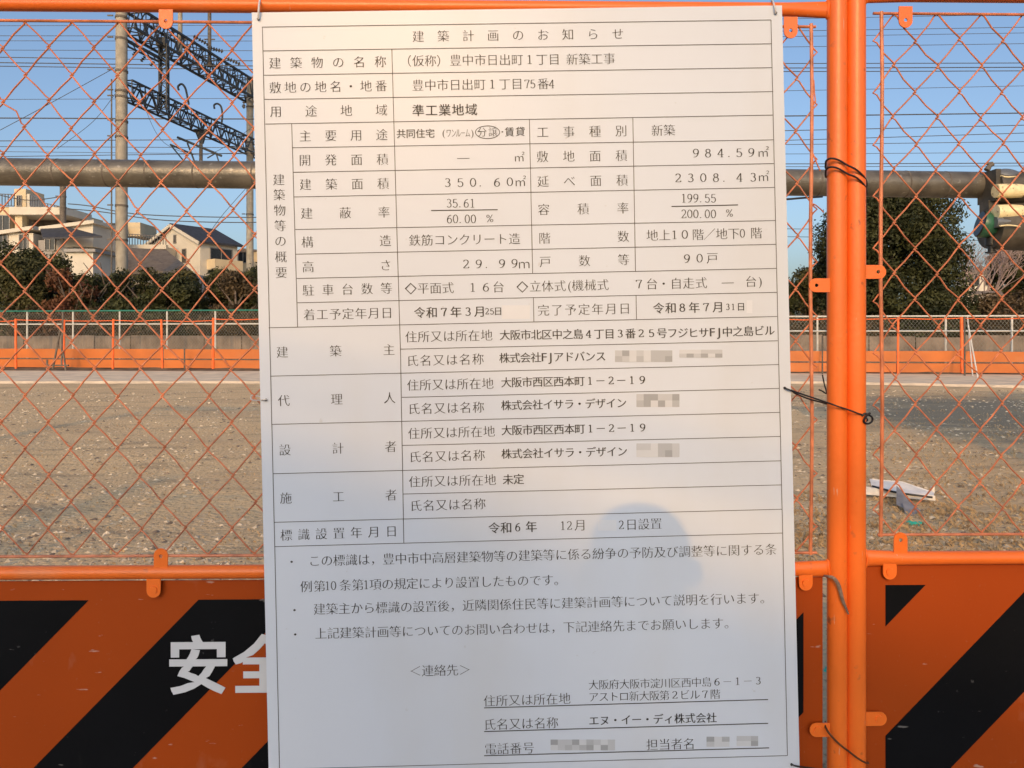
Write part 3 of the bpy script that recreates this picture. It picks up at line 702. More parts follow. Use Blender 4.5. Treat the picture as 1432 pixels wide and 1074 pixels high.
# ------------------------------------------------------------------ ties, straps
def smooth_path(pts, n=6):
    pts = [Vector(p) for p in pts]; out = []
    for i in range(len(pts) - 1):
        p0, p1, p2, p3 = pts[max(i - 1, 0)], pts[i], pts[i + 1], pts[min(i + 2, len(pts) - 1)]
        for k in range(n):
            t = k / n; out.append(.5 * ((2 * p1) + (p2 - p0) * t + (2 * p0 - 5 * p1 + 4 * p2 - p3) * t * t + (3 * p1 - p0 - 3 * p2 + p3) * t ** 3))
    return out + [pts[-1]]
def tie(name, pts, r, m, label, cat, group=None, sy=1.0):
    mb = MB(); mb.tube(smooth_path(pts), r, 8, sy=sy); o = mb.build(name, M[m], smooth=True); tag(o, label, cat, group); return o
yb = SY - .003
tie('cable_tie', [W(361.5, 27, yb), W(361.5, 20, yb - .003), W(362, 10, yb - .002), W(363, 2, -.016), W(364, -4, 0), W(364, 4, .014), W(362, 18, .008), W(361.5, 27, -.03)], .0017, 'tie_clear', 'pale nylon tie over the top rail at the upper left board corner', 'cable tie', 'ties holding the notice board')
tie('cable_tie', [W(1084.5, 19, yb), W(1084, 12, yb - .003), W(1082, 5, yb + .002), W(1080, 0, -.014), W(1079, -2, 0), W(1080, 10, .014), W(1084, 19, -.03)], .0015, 'tie_clear', 'pale nylon tie at the upper right corner of the white board', 'cable tie', 'ties holding the notice board')
tie('cable_tie', [W(373, 559, yb), W(368, 559, yb - .002), W(361, 560, -.02), W(352, 559, 0), W(353, 553, .006), W(373, 557, -.02)], .0012, 'tie_clear', 'short pale nylon tie at the middle of the left edge of the white board', 'cable tie', 'ties holding the notice board')
yp = -.0205
tie('binding_wire', [W(1097, 542.5, yb), W(1105, 545.5, yb - .002), W(1130, 554, -.030), W(1157, 563, -.022), W(1172, 568.5, yp - .004), W(1186, 573, yp - .001), W(1198, 577.5, yp - .003), W(1207, 581, -.014), W(1213, 588, .002), W(1200, 590, .019), W(1180, 580, .019), W(1160, 567, .015), W(1150, 563, -.002), W(1130, 557.5, -.010), W(1113, 550.5, -.022), W(1106, 546, -.029), W(1097, 543, -.031)], .0014, 'tie_black', 'thin black wire from the white board right edge round both orange posts', 'wire')
tie('binding_wire', [W(1205, 582, -.017), W(1209, 578.5, -.018), W(1214, 580, -.017), W(1219, 583, -.014), W(1220, 588, -.012), W(1216, 592, -.014), W(1211, 592, -.016), W(1208, 588.5, -.018), W(1212, 581, -.02), W(1217, 577.5, -.02)], .0018, 'tie_black', 'knotted black wire end curling beside the right orange post', 'wire')
def band(z0l, z0r, h, name, label, r=.0017):
    """wire slung round both posts, higher on the left"""
    a = [W(1154.5, z0l + 7, -.004), W(1155.5, z0l + 1, -.012), W(1162, z0l - 2.5, yp), W(1172, z0l - .5, yp - .001), W(1185, z0l + 7, -.020), W(1197, z0r - 13, yp - .001), W(1207, z0r - 4, -.016), W(1211.5, z0r + 4, -.004), W(1210.5, z0r + 12, .008), W(1196, z0r, .0205), W(1170, z0l + 10, .0205), W(1156, z0l + 12, .01), W(1154.5, z0l + 7, -.004)]
    return tie(name, a, r, 'tie_black', label, 'wire', 'black wires round the twin posts')
band(224, 250, 0, 'post_wire', 'upper black wire slung round both orange posts at the grey pipe')
band(236, 261, 0, 'post_wire', 'lower black wire slung round the two orange posts, just under another')
tie('binding_wire', [W(1106.5, 1068.5, yb), W(1112, 1071, yb - .002), W(1125, 1073, -.034), W(1150, 1076, -.026), W(1175, 1080, yp - .003), W(1205, 1088, -.018), W(1214, 1092, .0)], .0014, 'tie_black', 'black wire leaving the lower right corner of the white board', 'wire')
mb = MB()
sp = smooth_path([W(1152, 805, -.006), W(1158, 806, -.018), W(1165, 808, -.022), W(1171, 815, -.024), W(1175, 826, -.023), W(1178, 838, -.024), W(1182, 848, -.023), W(1186.5, 859, -.022)], 6)
rr = [.0013 + .0019 * math.sin(min(1, i / (len(sp) - 1)) * pi) for i in range(len(sp))]
mb.tube(sp, rr, 8, sy=.4); tag(mb.build('torn_strap', M['strap'], smooth=True), 'torn grey brown strap hanging over the left orange post', 'strap')
mb = MB(); mb.tube(smooth_path([W(1154, 1010, .004), W(1154.5, 1017, -.008), W(1160, 1026, -.021), W(1172, 1039, -.0215), W(1186, 1050, -.019), W(1199, 1060, -.0215), W(1209, 1066, -.014), W(1213, 1067, .0), W(1208, 1060, .019), W(1175, 1040, .0205), W(1155, 1018, .012)]), .0028, 8, sy=.5)
tag(mb.build('rubber_strap', M['brown_strap'], smooth=True), 'brown rubber strap slanting across both orange posts near the bottom', 'strap')
tie('hanging_wire', [W(1150, 524, .02), W(1153, 538, .02), W(1156, 550, .012), W(1150, 547, .012), W(1145, 545, .012)], .0013, 'tie_black', 'short black wire end dangling just left of the orange posts', 'wire')

# ------------------------------------------------------------------ steel pipe with lamp behind the fence
DP = 6.0
pipe = empty('steel_boom_pipe', P(400, 245, DP), 'long weathered grey steel pipe lying level behind the mesh fence', 'pipe')
pipe.location = (0, 0, 0)
a, b = P(-420, 234.5, DP), P(1385, 259, DP + .35); d = (b - a)
mb = MB(); mb.tube([a + d * (i / 40) for i in range(41)], .112, 32); mb.build('barrel', M['galv'], pipe, smooth=True)
for px in (62, 130, 187, 252, 332, 1117, 1130, 1258, 1316):
    t = (px + 420) / 1805; c = a + d * t; u = d.normalized()
    mb = MB(); mb.tube([c - u * .006, c + u * .006], .1135, 32, cap=False); mb.tube([c - u * .006, c - u * .005], [.112, .1135], 32, cap=False); mb.build('seam', M['rust_pole'], pipe, smooth=True)
mb = MB(); mb.tube([a, (a.x, a.y, 0)], .09, 16); mb.build('support_leg', M['dark_iron'], pipe, smooth=True)
# thin cable strapped under the pipe
tie('slung_cable', [P(1060, 280, 5.7), P(1100, 278.6, 5.7), P(1120, 277, 5.7), P(1150, 275, 5.75)], .008, 'tie_black', 'black cable sagging under the grey pipe just right of the white board', 'cable')
lampd = DP + .2
def Q(px, py, dd=0): return P(px, py, lampd + dd)
head = empty('pipe_end_fitting', Q(1400, 300), 'dark iron fitting with cream bands and green bowl ending the grey pipe', 'machine fitting')
head.location = (0, 0, 0)
def drum(name, px0, px1, y0, y1, m, bulge=.0, dd=0):
    mb = MB(); c0, c1 = (y0 + y1) / 2, (y0 + y1) / 2; r = (y1 - y0) / 2 / F * (lampd + dd)
    A, B = Q(px0, c0, dd), Q(px1, c1, dd); n = 12
    mb.tube([A.lerp(B, i / n) for i in range(n + 1)], [r * (1 + bulge * (math.sin(pi * i / n) - 1)) for i in range(n + 1)], 32)
    return mb.build(name, m, head, smooth=True)
mb = MB(); mb.box(Q(1383, 262, .02), (.04, .24, .26)); mb.build('flange', M['dark_iron'], head)
mb = MB(); mb.box(Q(1383, 290, .02), (.085, .12, .10)); mb.build('bracket', M['dark_iron'], head)
drum('upper_barrel', 1388, 1580, 240, 286, M['dark_iron'], .02)
drum('cap', 1386, 1424, 236, 262, M['grey_cap'], .35, -.03)
drum('cream_band', 1392, 1428, 257, 277, M['cream_metal'], .06, -.12)
drum('cream_band', 1392, 1427, 286, 308, M['cream_metal'], .06, -.13)
drum('grey_band', 1391, 1432, 303, 319, M['grey_cap'], .06, -.14)
drum('lower_barrel', 1384, 1580, 282, 352, M['dark_iron'], .12)
mb = MB(); mb.tube(smooth_path([Q(1398, 316, -.2), Q(1408, 315, -.22), Q(1418, 315.5, -.22), Q(1426, 317, -.2)]), .006, 8); mb.build('trim_wire', M['cream_metal'], head, smooth=True)
mb = MB(); mb.tube(smooth_path([Q(1399, 246, -.1), Q(1410, 247.5, -.12), Q(1425, 246.5, -.1)]), .006, 8); mb.build('trim_wire', M['cream_metal'], head, smooth=True)
mb = MB(); mb.tube([Q(1380, 238), Q(1384, 232), Q(1388, 229)], [.025, .018, .02], 10); mb.tube([Q(1380, 229), Q(1388, 228)], .012, 8); mb.build('bolt', M['rust_pole'], head, smooth=True)
# bowl lamp seen from the side: rim towards the left, body to the right
mb = MB(); c = Q(1370, 313, -.02); e = Q(1396, 318, -.05); dv = (e - c)
mb.tube([c + dv * t for t in (0, .02, .1, .3, .55, .8, 1.0)], [.100, .108, .112, .110, .100, .080, .050], 28, cap=True); mb.build('bowl', M['green_lamp'], head, smooth=True)
mb = MB(); mb.tube([c - dv * .03, c + dv * .04], [.104, .112], 28); mb.build('bowl_rim', M['tie_black'], head, smooth=True)
mb = MB(); mb.tube([Q(1386, 331, 0), Q(1386, 343, 0)], .045, 14); mb.tube([Q(1386, 343, 0), Q(1386, 352, 0)], .026, 10); mb.tube([Q(1386, 352, 0), Q(1386, 354, 0)], .045, 12); mb.build('stem', M['tie_black'], head, smooth=True)
mb = MB(); e2 = Q(1560, 300, .1); mb.tube([e2, (e2.x, e2.y, 0)], .11, 18); mb.box((e2.x, e2.y, .03), (.4, .4, .06)); mb.build('support_leg', M['dark_iron'], head, smooth=True)

# ------------------------------------------------------------------ far orange fence
fa, fb = P(157, 500, 25.2), P(1312, 500, 22.0); fdir = Vector((fb.x - fa.x, fb.y - fa.y, 0)).normalized(); fa.z = 0
fn = Vector((-fdir.y, fdir.x, 0))
def FP(s, z, o=0): return Vector((fa.x, fa.y, 0)) + fdir * s + fn * o + Vector((0, 0, z))
rnd = random.Random(11)
post_proto = None
FS = 1.81
for i in range(-5, 21):
    x0 = FP(i * FS, 0)
    pxx = CXP + F * ((x0 - CAM).dot(RGT)) / ((x0 - CAM).dot(FWD))
    hidden = 420 < pxx < 1060 - 40
    root = empty('site_fence_panel', x0, None, 'fence panel', 'orange fence panels along the back of the site')
    root.location = (0, 0, 0)
    lean = rnd.gauss(0, .03); top = 1.74 + rnd.gauss(0, .015); pw = rnd.uniform(.028, .045)
    mb = MB(); mb.tube([FP(i * FS + .02, 0), FP(i * FS + .02 + lean, top)], pw, 8); mb.build('post', M['far_orange'], root, smooth=True)
    s0, s1 = i * FS + .06, (i + 1) * FS - .02
    mb = MB(); mb.tube([FP(s0, top - .04), FP((s0 + s1) / 2, top - .05 - rnd.random() * .03), FP(s1, top - .04)], .014, 6); mb.build('top_rail', M['far_orange'], root, smooth=True)
    mb = MB(); mb.prism([FP(s0, .42, .01), FP(s1, .42, .01), FP(s1, .74 + rnd.gauss(0, .01), .01), FP(s0, .74, .01)], fn * .01); mb.build('upper_plate', M['far_plate'], root)
    mb = MB(); mb.prism([FP(s0, .10, .01), FP(s1, .10, .01), FP(s1, .375, .01), FP(s0, .375, .01)], fn * .01); mb.build('lower_plate', M['far_plate'], root)
    mb = MB(); mb.tube([FP(s0, .40, -.01), FP(s1, .40, -.01)], .014, 6); mb.build('middle_rail', M['rust_pole'], root, smooth=True)
    k = 'left' if pxx < 400 else ('right' if pxx > 1000 else 'mid')
    n_ = sum(1 for o in bpy.data.objects if o.name.startswith('site_fence_panel')) - 1
    root['side'] = k; root['px'] = pxx
far_panels = [o for o in bpy.data.objects if o.name.startswith('site_fence_panel')]
Lf = sorted([o for o in far_panels if o['side'] == 'left' and o['px'] > -60], key=lambda o: o['px'])
Rf = sorted([o for o in far_panels if o['side'] == 'right' and o['px'] < 1440], key=lambda o: o['px'])
ordn = ['first', 'second', 'third', 'fourth', 'fifth', 'sixth', 'seventh', 'eighth', 'ninth', 'tenth']
for o in far_panels: o['label'] = 'far orange plated panel hidden behind the white board or out of frame'
for i, o in enumerate(Lf): o['label'] = 'far orange plated panel under the hedge, %s from the left edge' % ordn[i]
for i, o in enumerate(Rf): o['label'] = 'far orange plated panel below the conifer, %s right of the white board' % ordn[i]
for o in far_panels: del o['side']; del o['px']
# braces, black post, tubes by the far fence
def far_tube(name, pts, r, m, label, cat='pole'):
    mb = MB(); mb.tube(pts, r, 8); tag(mb.build(name, M[m], smooth=True), label, cat)
far_tube('brace_pole', [P(1354, 455, 21.2), P(1369, 537, 20.0)], .02, 'white_post', 'slanting pale brace pole against the far orange fence at right')
far_tube('brace_pole', [P(1353, 443, 22.6), P(1361, 536, 20.8)], .018, 'white_post', 'nearly upright pale brace pole beside the slanting one at right')
far_tube('dark_pole', [P(1349, 444, 21.6), P(1349, 537, 21.0)], .025, 'dark_iron', 'thin dark pole before the far orange fence at right')
far_tube('dark_pole', [P(1150, 470, 22.4), P(1150, 532, 21.8)], .022, 'dark_iron', 'thin dark pole seen between the white board and the orange posts')
far_tube('dark_pole', [P(258, 488, 24.6), P(258, 517, 24.4)], .025, 'dark_iron', 'short dark pole before the far orange fence at left')
mb = MB()
for p, q in (((66, 503), (66, 517)), ((88, 490), (92, 518)), ((64, 511), (96, 511)), ((74, 516), (84, 462)), ((86, 512), (88, 436))): mb.tube([P(*p, 24.6), P(*q, 24.6)], .03, 6)
tag(mb.build('pipe_trestle', M['rust_pole'], smooth=True), 'small rusty trestle of tubes leaning on the far orange fence at left', 'trestle')
# dark bank under the plates
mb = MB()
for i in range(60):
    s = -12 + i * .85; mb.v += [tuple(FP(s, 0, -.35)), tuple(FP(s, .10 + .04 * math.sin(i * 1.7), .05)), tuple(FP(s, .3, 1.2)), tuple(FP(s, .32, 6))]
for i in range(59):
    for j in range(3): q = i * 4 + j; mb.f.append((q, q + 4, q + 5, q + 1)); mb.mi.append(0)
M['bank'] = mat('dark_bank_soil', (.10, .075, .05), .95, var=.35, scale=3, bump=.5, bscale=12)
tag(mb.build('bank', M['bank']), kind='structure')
# railway fence behind it: posts, two rails, wire mesh
def back_fence(side, s0, s1, zt_, zm, off, railm, label):
    root = empty('railway_fence', (0, 0, 0), label, 'fence', 'wire fences behind the site')
    n = int((s1 - s0) / 1.9) + 1
    for i in range(n):
        s = s0 + i * 1.9; mb = MB(); mb.tube([FP(s, 0, off), FP(s, zt_ + .02, off)], .032, 8); mb.build('post', M['white_post'], root, smooth=True)
    for z, m_ in ((zt_, railm), (zm, 'white_post')):
        mb = MB(); mb.tube([FP(s0 - .5, z, off - .03), FP(s1 + .5, z, off - .03)], .028, 6); mb.build('rail', M[m_], root, smooth=True)
    mb = MB(); s = s0; h = zt_ - .2
    while s < s1:
        for sg in (1, -1):
            a_ = FP(s, .2, off); b_ = FP(s + sg * h * .8, zt_, off); mb.tube([a_, b_], .0035, 3, cap=False)
        s += .11
    o = mb.build('wire_mesh', M['grey_mesh'], root); o['kind'] = 'stuff'
back_fence('l', -9, 8.6, 2.12, 1.62, 2.4, 'green_rail', 'wire fence with teal green top rail behind the orange panels, under the hedge')
back_fence('r', 19.5, 34, 1.80, 1.34, .9, 'white_post', 'wire fence with two white rails below the big conifer at right')
# corrugated sheet wall behind
root = empty('sheet_wall', (0, 0, 0), 'low weathered brown corrugated sheet wall behind the far orange fence', 'wall')
s = -14; i = 0
while s < 40:
    mb = MB(); n = 14; vs = []
    w = 1.5; top = 1.18 + rnd.gauss(0, .02); off = 3.6
    for j in range(n + 1):
        x = s + w * j / n; o_ = off + (.05 if j % 2 else 0); vs += [tuple(FP(x, 0, o_)), tuple(FP(x, top, o_))]
    mb.add(vs, [(2 * j, 2 * j + 2, 2 * j + 3, 2 * j + 1) for j in range(n)]); mb.build('sheet', M['sheet'], root); s += w + .03

# ------------------------------------------------------------------ foliage
def leaf_cloud(mb, blobs, n, size, rn):
    tot = sum(b[3] * b[4] * b[5] for b in blobs) ; acc = []
    for b in blobs:
        k = max(10, int(n * (b[3] * b[4] * b[5]) / tot))
        for _ in range(k):
            u = Vector((rn.gauss(0, 1), rn.gauss(0, 1), rn.gauss(0, 1))).normalized() * (rn.random() ** .38)
            c = Vector((b[0] + u.x * b[3], b[1] + u.y * b[4], b[2] + u.z * b[5]))
            q = noise.noise(c * 1.6)
            if q < -.22 and rn.random() < .8: continue
            c += Vector((rn.gauss(0, 1), rn.gauss(0, 1), rn.gauss(0, 1))) * .06
            nrm = (u + Vector((rn.gauss(0, .6), rn.gauss(0, .6), rn.gauss(0, .6)))).normalized()
            t = nrm.cross(Vector((rn.gauss(0, 1), rn.gauss(0, 1), rn.gauss(0, 1)))).normalized(); w = nrm.cross(t)
            s = size * rn.uniform(.6, 1.35)
            mb.add([c - t * s, c + w * s * .45, c + t * s, c - w * s * .45], [(0, 1, 2, 3)])
def bush(name, cpx, top, bot, wpx, D, m, label, cat, group, seed, n=3500, size=.085, trunk=True, flat=False):
    rn = random.Random(seed); c = P(cpx, HZ, D); base = 0.0
    zt_ = CAM.z + (HZ - top) / F * D; wr = wpx / 2 / F * D
    root = empty(name, (c.x, c.y, base), label, cat, group)
    if trunk:
        mb = MB()
        mb.tube([(0, 0, 0), (.05, 0, zt_ * .35), (-.03, 0, zt_ * .75)], [.14, .10, .03], 8)
        for k in range(6):
            a_ = rn.random() * 6.28; z = zt_ * rn.uniform(.25, .6); mb.tube([(0, 0, z), (math.cos(a_) * wr * .35, math.sin(a_) * wr * .3, z + zt_ * .15), (math.cos(a_) * wr * .7, math.sin(a_) * wr * .5, z + zt_ * .28)], [.05, .03, .012], 6)
        mb.build('trunk', M['trunk'], root, smooth=True)
    blobs = []
    for k in range(16 if not flat else 10):
        u = rn.uniform(-1, 1); zz = rn.uniform(.12, .93)
        lim = math.sqrt(max(.05, 1 - (max(0, zz - .45) / .62) ** 2))
        r = wr * rn.uniform(.28, .46); blobs.append((u * wr * .72 * lim, rn.uniform(-.5, .5) * wr * .7, zz * zt_ * .9, r, r * .85, min(r, zt_ * .22)))
    mb = MB(); leaf_cloud(mb, blobs, n, size, rn); mb.build('crown', M[m], root)
    return root
hedge = [(-30, 330, 110, 'leaf_dark', 36), (22, 343, 80, 'leaf_olive', 35), (55, 337, 80, 'leaf_dark', 37), (98, 356, 70, 'leaf_red', 34.5), (78, 352, 62, 'leaf_olive', 38), (125, 374, 60, 'leaf_dark', 35), (150, 350, 78, 'leaf_dark', 36),
         (186, 349, 70, 'leaf_olive', 37), (208, 382, 76, 'leaf_dark', 34.5), (240, 378, 76, 'leaf_dark', 35.5), (277, 362, 62, 'leaf_olive', 36.5), (300, 366, 60, 'leaf_dark', 37.5), (330, 374, 66, 'leaf_brown', 34.5), (352, 356, 64, 'leaf_dark', 36.5), (400, 350, 100, 'leaf_dark', 36)]
hl = ['dark green shrub at the left edge of the hedge, before the cream house', 'olive shrub near the left edge under the cream house', 'dark shrub rising highest near the left of the hedge', 'russet red leaved shrub in the hedge',
      'olive shrub behind the russet one', 'low dark shrub right of the russet one', 'dark shrub at the foot of the concrete mast', 'olive shrub just right of the concrete mast', 'low dark shrub before the brown roof', 'dark shrub below the white gabled house',
      'olive shrub before the wall of the gabled house', 'dark shrub under the balcony of the gabled house', 'brown twiggy shrub near the white board', 'dark shrub beside the left edge of the white board', 'dark shrub behind the white board']
for i, ((cx_, tp, w_, m_, D_), lb) in enumerate(zip(hedge, hl)):
    bush('shrub', cx_, tp, 440, w_ * 1.3, 31.3 + (D_ - 34.5) * .9, m_, lb, 'shrub', 'shrubs of the hedge behind the site', 50 + i, n=15000, size=.085)
# undergrowth on the bank, nobody could count it
mb = MB(); rn = random.Random(5)
bl = []
for i in range(150):
    px = rn.uniform(-80, 420) if i % 3 else rn.uniform(1090, 1480); c = P(px, HZ, rn.uniform(30.2, 33)); bl.append((c.x, c.y, rn.uniform(.3, 2.0), .8, .5, .5))
leaf_cloud(mb, bl, 50000, .08, rn); tag(mb.build('undergrowth', M['leaf_brown']), kind='stuff')

# big conifer at right, and its neighbours
def conifer(cpx, top, wpx, D, m, label, seed, n, size=.075):
    rn = random.Random(seed); c = P(cpx, HZ, D); zt_ = CAM.z + (HZ - top) / F * D; wr = wpx / 2 / F * D
    root = empty('conifer_tree', (c.x, c.y, 0), label, 'tree', 'evergreen trees at right')
    mb = MB(); mb.tube([(0, 0, 0), (.05, 0, zt_ * .5), (0, 0, zt_ * .95)], [.22, .14, .02], 8)
    for k in range(10):
        a_ = rn.random() * 6.28; z = zt_ * rn.uniform(.12, .7); mb.tube([(0, 0, z), (math.cos(a_) * wr * .7, math.sin(a_) * wr * .7, z + .5)], [.05, .015], 6)
    mb.build('trunk', M['trunk'], root, smooth=True)
    blobs = []
    for k in range(190):
        z = rn.uniform(.04, .97); rr_ = wr * (1.0 if z < .62 else math.sqrt(max(.12, 1 - ((z - .62) / .46) ** 2)) ) * (.93 + .07 * math.sin(z * 9))
        a_ = rn.random() * 6.28; r = wr * rn.uniform(.18, .30); q = max(0, rr_ - r * .8) * math.sqrt(rn.random()); q = max(0, rr_ - r) if rn.random() < .6 else q
        blobs.append((math.cos(a_) * q, math.sin(a_) * q, z * zt_ * .97, r, r, r * .9))
    mb = MB(); leaf_cloud(mb, blobs, n, size, rn); mb.build('crown', M[m], root)
conifer(1246, 268, 232, 35, 'leaf_dark', 'big dense dark conifer rising to the grey pipe, right of the orange posts', 71, 150000, .085)
conifer(1425, 318, 84, 40, 'leaf_dark', 'dark evergreen at the right edge of the photo, behind the machine fitting', 72, 40000, .09)
conifer(1500, 300, 120, 42, 'leaf_olive', 'olive evergreen just outside the right edge of the photo', 73, 14000, .1)
bush('shrub', 1128, 360, 440, 90, 37, 'leaf_olive', 'olive shrub between the white board and the twin orange posts', 'shrub', 'shrubs of the hedge behind the site', 91, 14000)
bush('shrub', 1075, 372, 440, 90, 36, 'leaf_dark', 'dark shrub half behind the right edge of the white board', 'shrub', 'shrubs of the hedge behind the site', 92, 12000)
bush('shrub', 1165, 328, 440, 95, 37.5, 'leaf_dark', 'dark shrub behind the twin orange posts', 'shrub', 'shrubs of the hedge behind the site', 93, 12000)
bush('shrub', 1400, 404, 440, 80, 33, 'leaf_brown', 'brown dry shrub under the bare tree at right', 'shrub', 'shrubs of the hedge behind the site', 94, 11000)
bush('shrub', 1440, 398, 440, 70, 34, 'leaf_brown', 'brown dry shrub at the right edge of the photo', 'shrub', 'shrubs of the hedge behind the site', 95, 11000)
bush('shrub', 1345, 412, 440, 60, 33.5, 'leaf_olive', 'low olive shrub at the foot of the big conifer', 'shrub', 'shrubs of the hedge behind the site', 96, 9000)
# bare tree
rn = random.Random(8)
def bare_tree(cpx, top, D, m, label, spread, seed):
    rn = random.Random(seed); c = P(cpx, HZ, D); zt_ = CAM.z + (HZ - top) / F * D
    root = empty('bare_tree', (c.x, c.y, 0), label, 'tree'); mt = MB(); mtw = MB()
    def grow(p, d, l, r, k):
        q = p + d * l; (mt if k < 2 else mtw).tube([p, (p + q) / 2 + Vector((rn.gauss(0, .04), rn.gauss(0, .04), 0)) * l, q], [r, r * .8, r * .6], 5 if k < 3 else 3, cap=False)
        if k >= 6: return
        for _ in range(3 if k > 0 else 5):
            nd = (d + Vector((rn.gauss(0, spread), rn.gauss(0, spread), rn.uniform(-.05, .35)))).normalized(); grow(q, nd, l * rn.uniform(.62, .85), r * .6, k + 1)
    grow(Vector((0, 0, 0)), Vector((0, 0, 1)), zt_ * .30, .13, 0)
    mt.build('trunk', M[m], root, smooth=True); o = mtw.build('twigs', M[m], root)
bare_tree(1372, 330, 38, 'pale_twig', 'pale bare winter tree between the big conifer and the green bowl', .42, 4)

# ------------------------------------------------------------------ houses behind the hedge
def window(parent, c, w, h, ux, n, glass='window'):
    """c: centre on the wall, ux: wall direction, n: outward normal"""
    up = Vector((0, 0, 1)); f = MB(); t = .05
    for s in (-1, 1):
        f.bar(c + ux * (s * w / 2) - up * (h / 2) + n * .02, c + ux * (s * w / 2) + up * (h / 2) + n * .02, t, .06, n)
        f.bar(c + up * (s * h / 2) - ux * (w / 2 + t / 2) + n * .02, c + up * (s * h / 2) + ux * (w / 2 + t / 2) + n * .02, t, .06, up)
    f.bar(c - up * (h / 2) + n * .025, c + up * (h / 2) + n * .025, .04, .04, n)
    wf = f.build('window', M['frame_al'], parent)
    p = MB(); p.add([c - ux * w / 2 - up * h / 2 + n * .012, c + ux * w / 2 - up * h / 2 + n * .012, c + ux * w / 2 + up * h / 2 + n * .012, c - ux * w / 2 + up * h / 2 + n * .012], [(0, 1, 2, 3)])
    p.build('pane', M[glass], wf)
UP = Vector((0, 0, 1))
def zc(py, D): return CAM.z + (HZ - py) / F * D
def bx(parent, name, px0, px1, py0, py1, D, depth, m):
    """axis-aligned block whose front face spans px0..px1, py0 (top)..py1"""
    a, b = P(px0, HZ, D), P(px1, HZ, D); z1, z0 = zc(py0, D), zc(py1, D)
    mb = MB(); c = (a + b) / 2; mb.box((c.x, c.y + depth / 2, (z0 + z1) / 2), ((b - a).length, depth, z1 - z0)); return mb.build(name, M[m], parent)
def railing(parent, px0, py0, px1, py1, D0, D1, h, n, m='rail_dark', rr=.02):
    a, b = P(px0, py0, D0), P(px1, py1, D1); mb = MB()
    mb.bar(a, b, .05, .05); mb.bar(a - UP * h, b - UP * h, .05, .05)
    for i in range(n + 1):
        p = a.lerp(b, i / n); mb.bar(p, p - UP * h, rr * 2, rr * 2)
    return mb.build('railing', M[m], parent)
# gabled white house
H = empty('gabled_house', (0, 0, 0), 'white gabled house with black roof beyond the hedge', 'house')
Rr = P(280, HZ, 50); Lr = P(205, HZ, 53.7); Rr.z = Lr.z = 0; gd = (Lr - Rr).normalized(); sd = Vector((-gd.y * -1, gd.x * -1, 0))
sd = Vector((gd.y, -gd.x, 0));
if sd.y < 0: sd = -sd
wG = (Lr - Rr).length; ze, za = 7.45, 8.75; ln = 2.9; apx = Rr + gd * wG * .47
prof = [Rr, Rr + UP * ze, apx + UP * za, Lr + UP * ze, Lr]
mb = MB(); mb.prism(prof, sd * ln); mb.build('wall', M['white_wall'], H)
for e in (Rr, Lr):
    mb = MB(); o_ = (e - apx).normalized(); o_.z = 0
    ep = e + UP * ze + (e + UP * ze - (apx + UP * za)).normalized() * .35 + UP * .06; ap = apx + UP * (za + .08)
    mb.prism([ep - sd * .3, ap - sd * .3, ap + sd * (ln + .3), ep + sd * (ln + .3)], UP * .14); mb.build('roof', M['dark_roof'], H)
    mb = MB(); mb.bar(ep - sd * .32 - UP * .02, ap - sd * .32 - UP * .02, .07, .2); mb.build('bargeboard', M['white_wall'], H)
nG = -sd
def gw(frac): return Rr + gd * (wG * frac)
window(H, gw(.45) + UP * zc(334, 51.5), .28, .55, gd, nG); window(H, gw(.28) + UP * zc(358, 51), .45, .95, gd, nG)
nS = -gd
window(H, Rr + sd * 1.6 + UP * zc(358, 51.5), 1.7, .95, sd, nS)
mb = MB(); q = Rr + sd * 1.6 + UP * zc(372, 51.5); mb.box(q + nS * .4, (1.0, 2.2, .7), Matrix.Rotation(math.atan2(sd.y, sd.x) - pi / 2, 3, 'Z')); mb.build('balcony', M['cream_wall'], H)
# brown roofed building before it
H = empty('brown_roofed_house', (0, 0, 0), 'low building with broad brown roof before the white gabled house', 'house')
mb = MB(); a_, b_, c_, d_ = P(172, 346, 44), P(232, 349, 44.5), P(268, 378, 41.5), P(172, 380, 41.5)
mb.prism([d_, c_, b_, a_], (0, 0, -.15)); mb.build('roof', M['brown_roof'], H)
bx(H, 'wall', 176, 262, 381, 425, 42.5, 5, 'grey_wall')
# parapet building with tank and balcony
H = empty('terrace_house', (0, 0, 0), 'white flat roofed house with balcony railing behind the concrete mast', 'house')
bx(H, 'wall', 136, 232, 345, 400, 50, 6, 'white_wall'); bx(H, 'parapet', 134, 172, 325, 344.8, 49.8, .3, 'white_wall')
bx(H, 'tank_room', 129, 163, 312, 325, 51, 3, 'dark_roof'); bx(H, 'stair_room', 177, 196, 311, 330, 52.5, 2.5, 'cream_wall')
bx(H, 'parapet', 177, 232, 342, 348, 49.8, .3, 'white_wall')
railing(H, 177, 327, 232, 331, 50, 50, .8, 14)
# low pitched pale house
H = empty('shed_roofed_house', (0, 0, 0), 'pale house with long low pitched white eaves left of the concrete mast', 'house')
mb = MB()
for (x0, y0, x1, y1) in ((-40, 328, 46, 315.5), (54, 317, 131, 307)):
    a_, b_ = P(x0, y0, 45), P(x1, y1, 45); mb = MB(); mb.prism([a_, b_, b_ - UP * .22, a_ - UP * .22], (0, 4, 0)); mb.build('eaves', M['white_wall'], H)
a_, b_ = P(90, 314, 45.3), P(130, 310, 45.3); c_ = Vector((b_.x, b_.y, zc(345, 45.3))); d_ = Vector((a_.x, a_.y, zc(345, 45.3)))
mb = MB(); mb.prism([a_, b_, c_, d_], (0, 3.5, 0)); mb.build('gable_wall', M['white_wall'], H)
bx(H, 'wall', -40, 46, 326, 400, 45.3, 3.5, 'white_wall'); bx(H, 'wall', 54, 130, 336, 400, 45.6, 3.5, 'grey_wall')
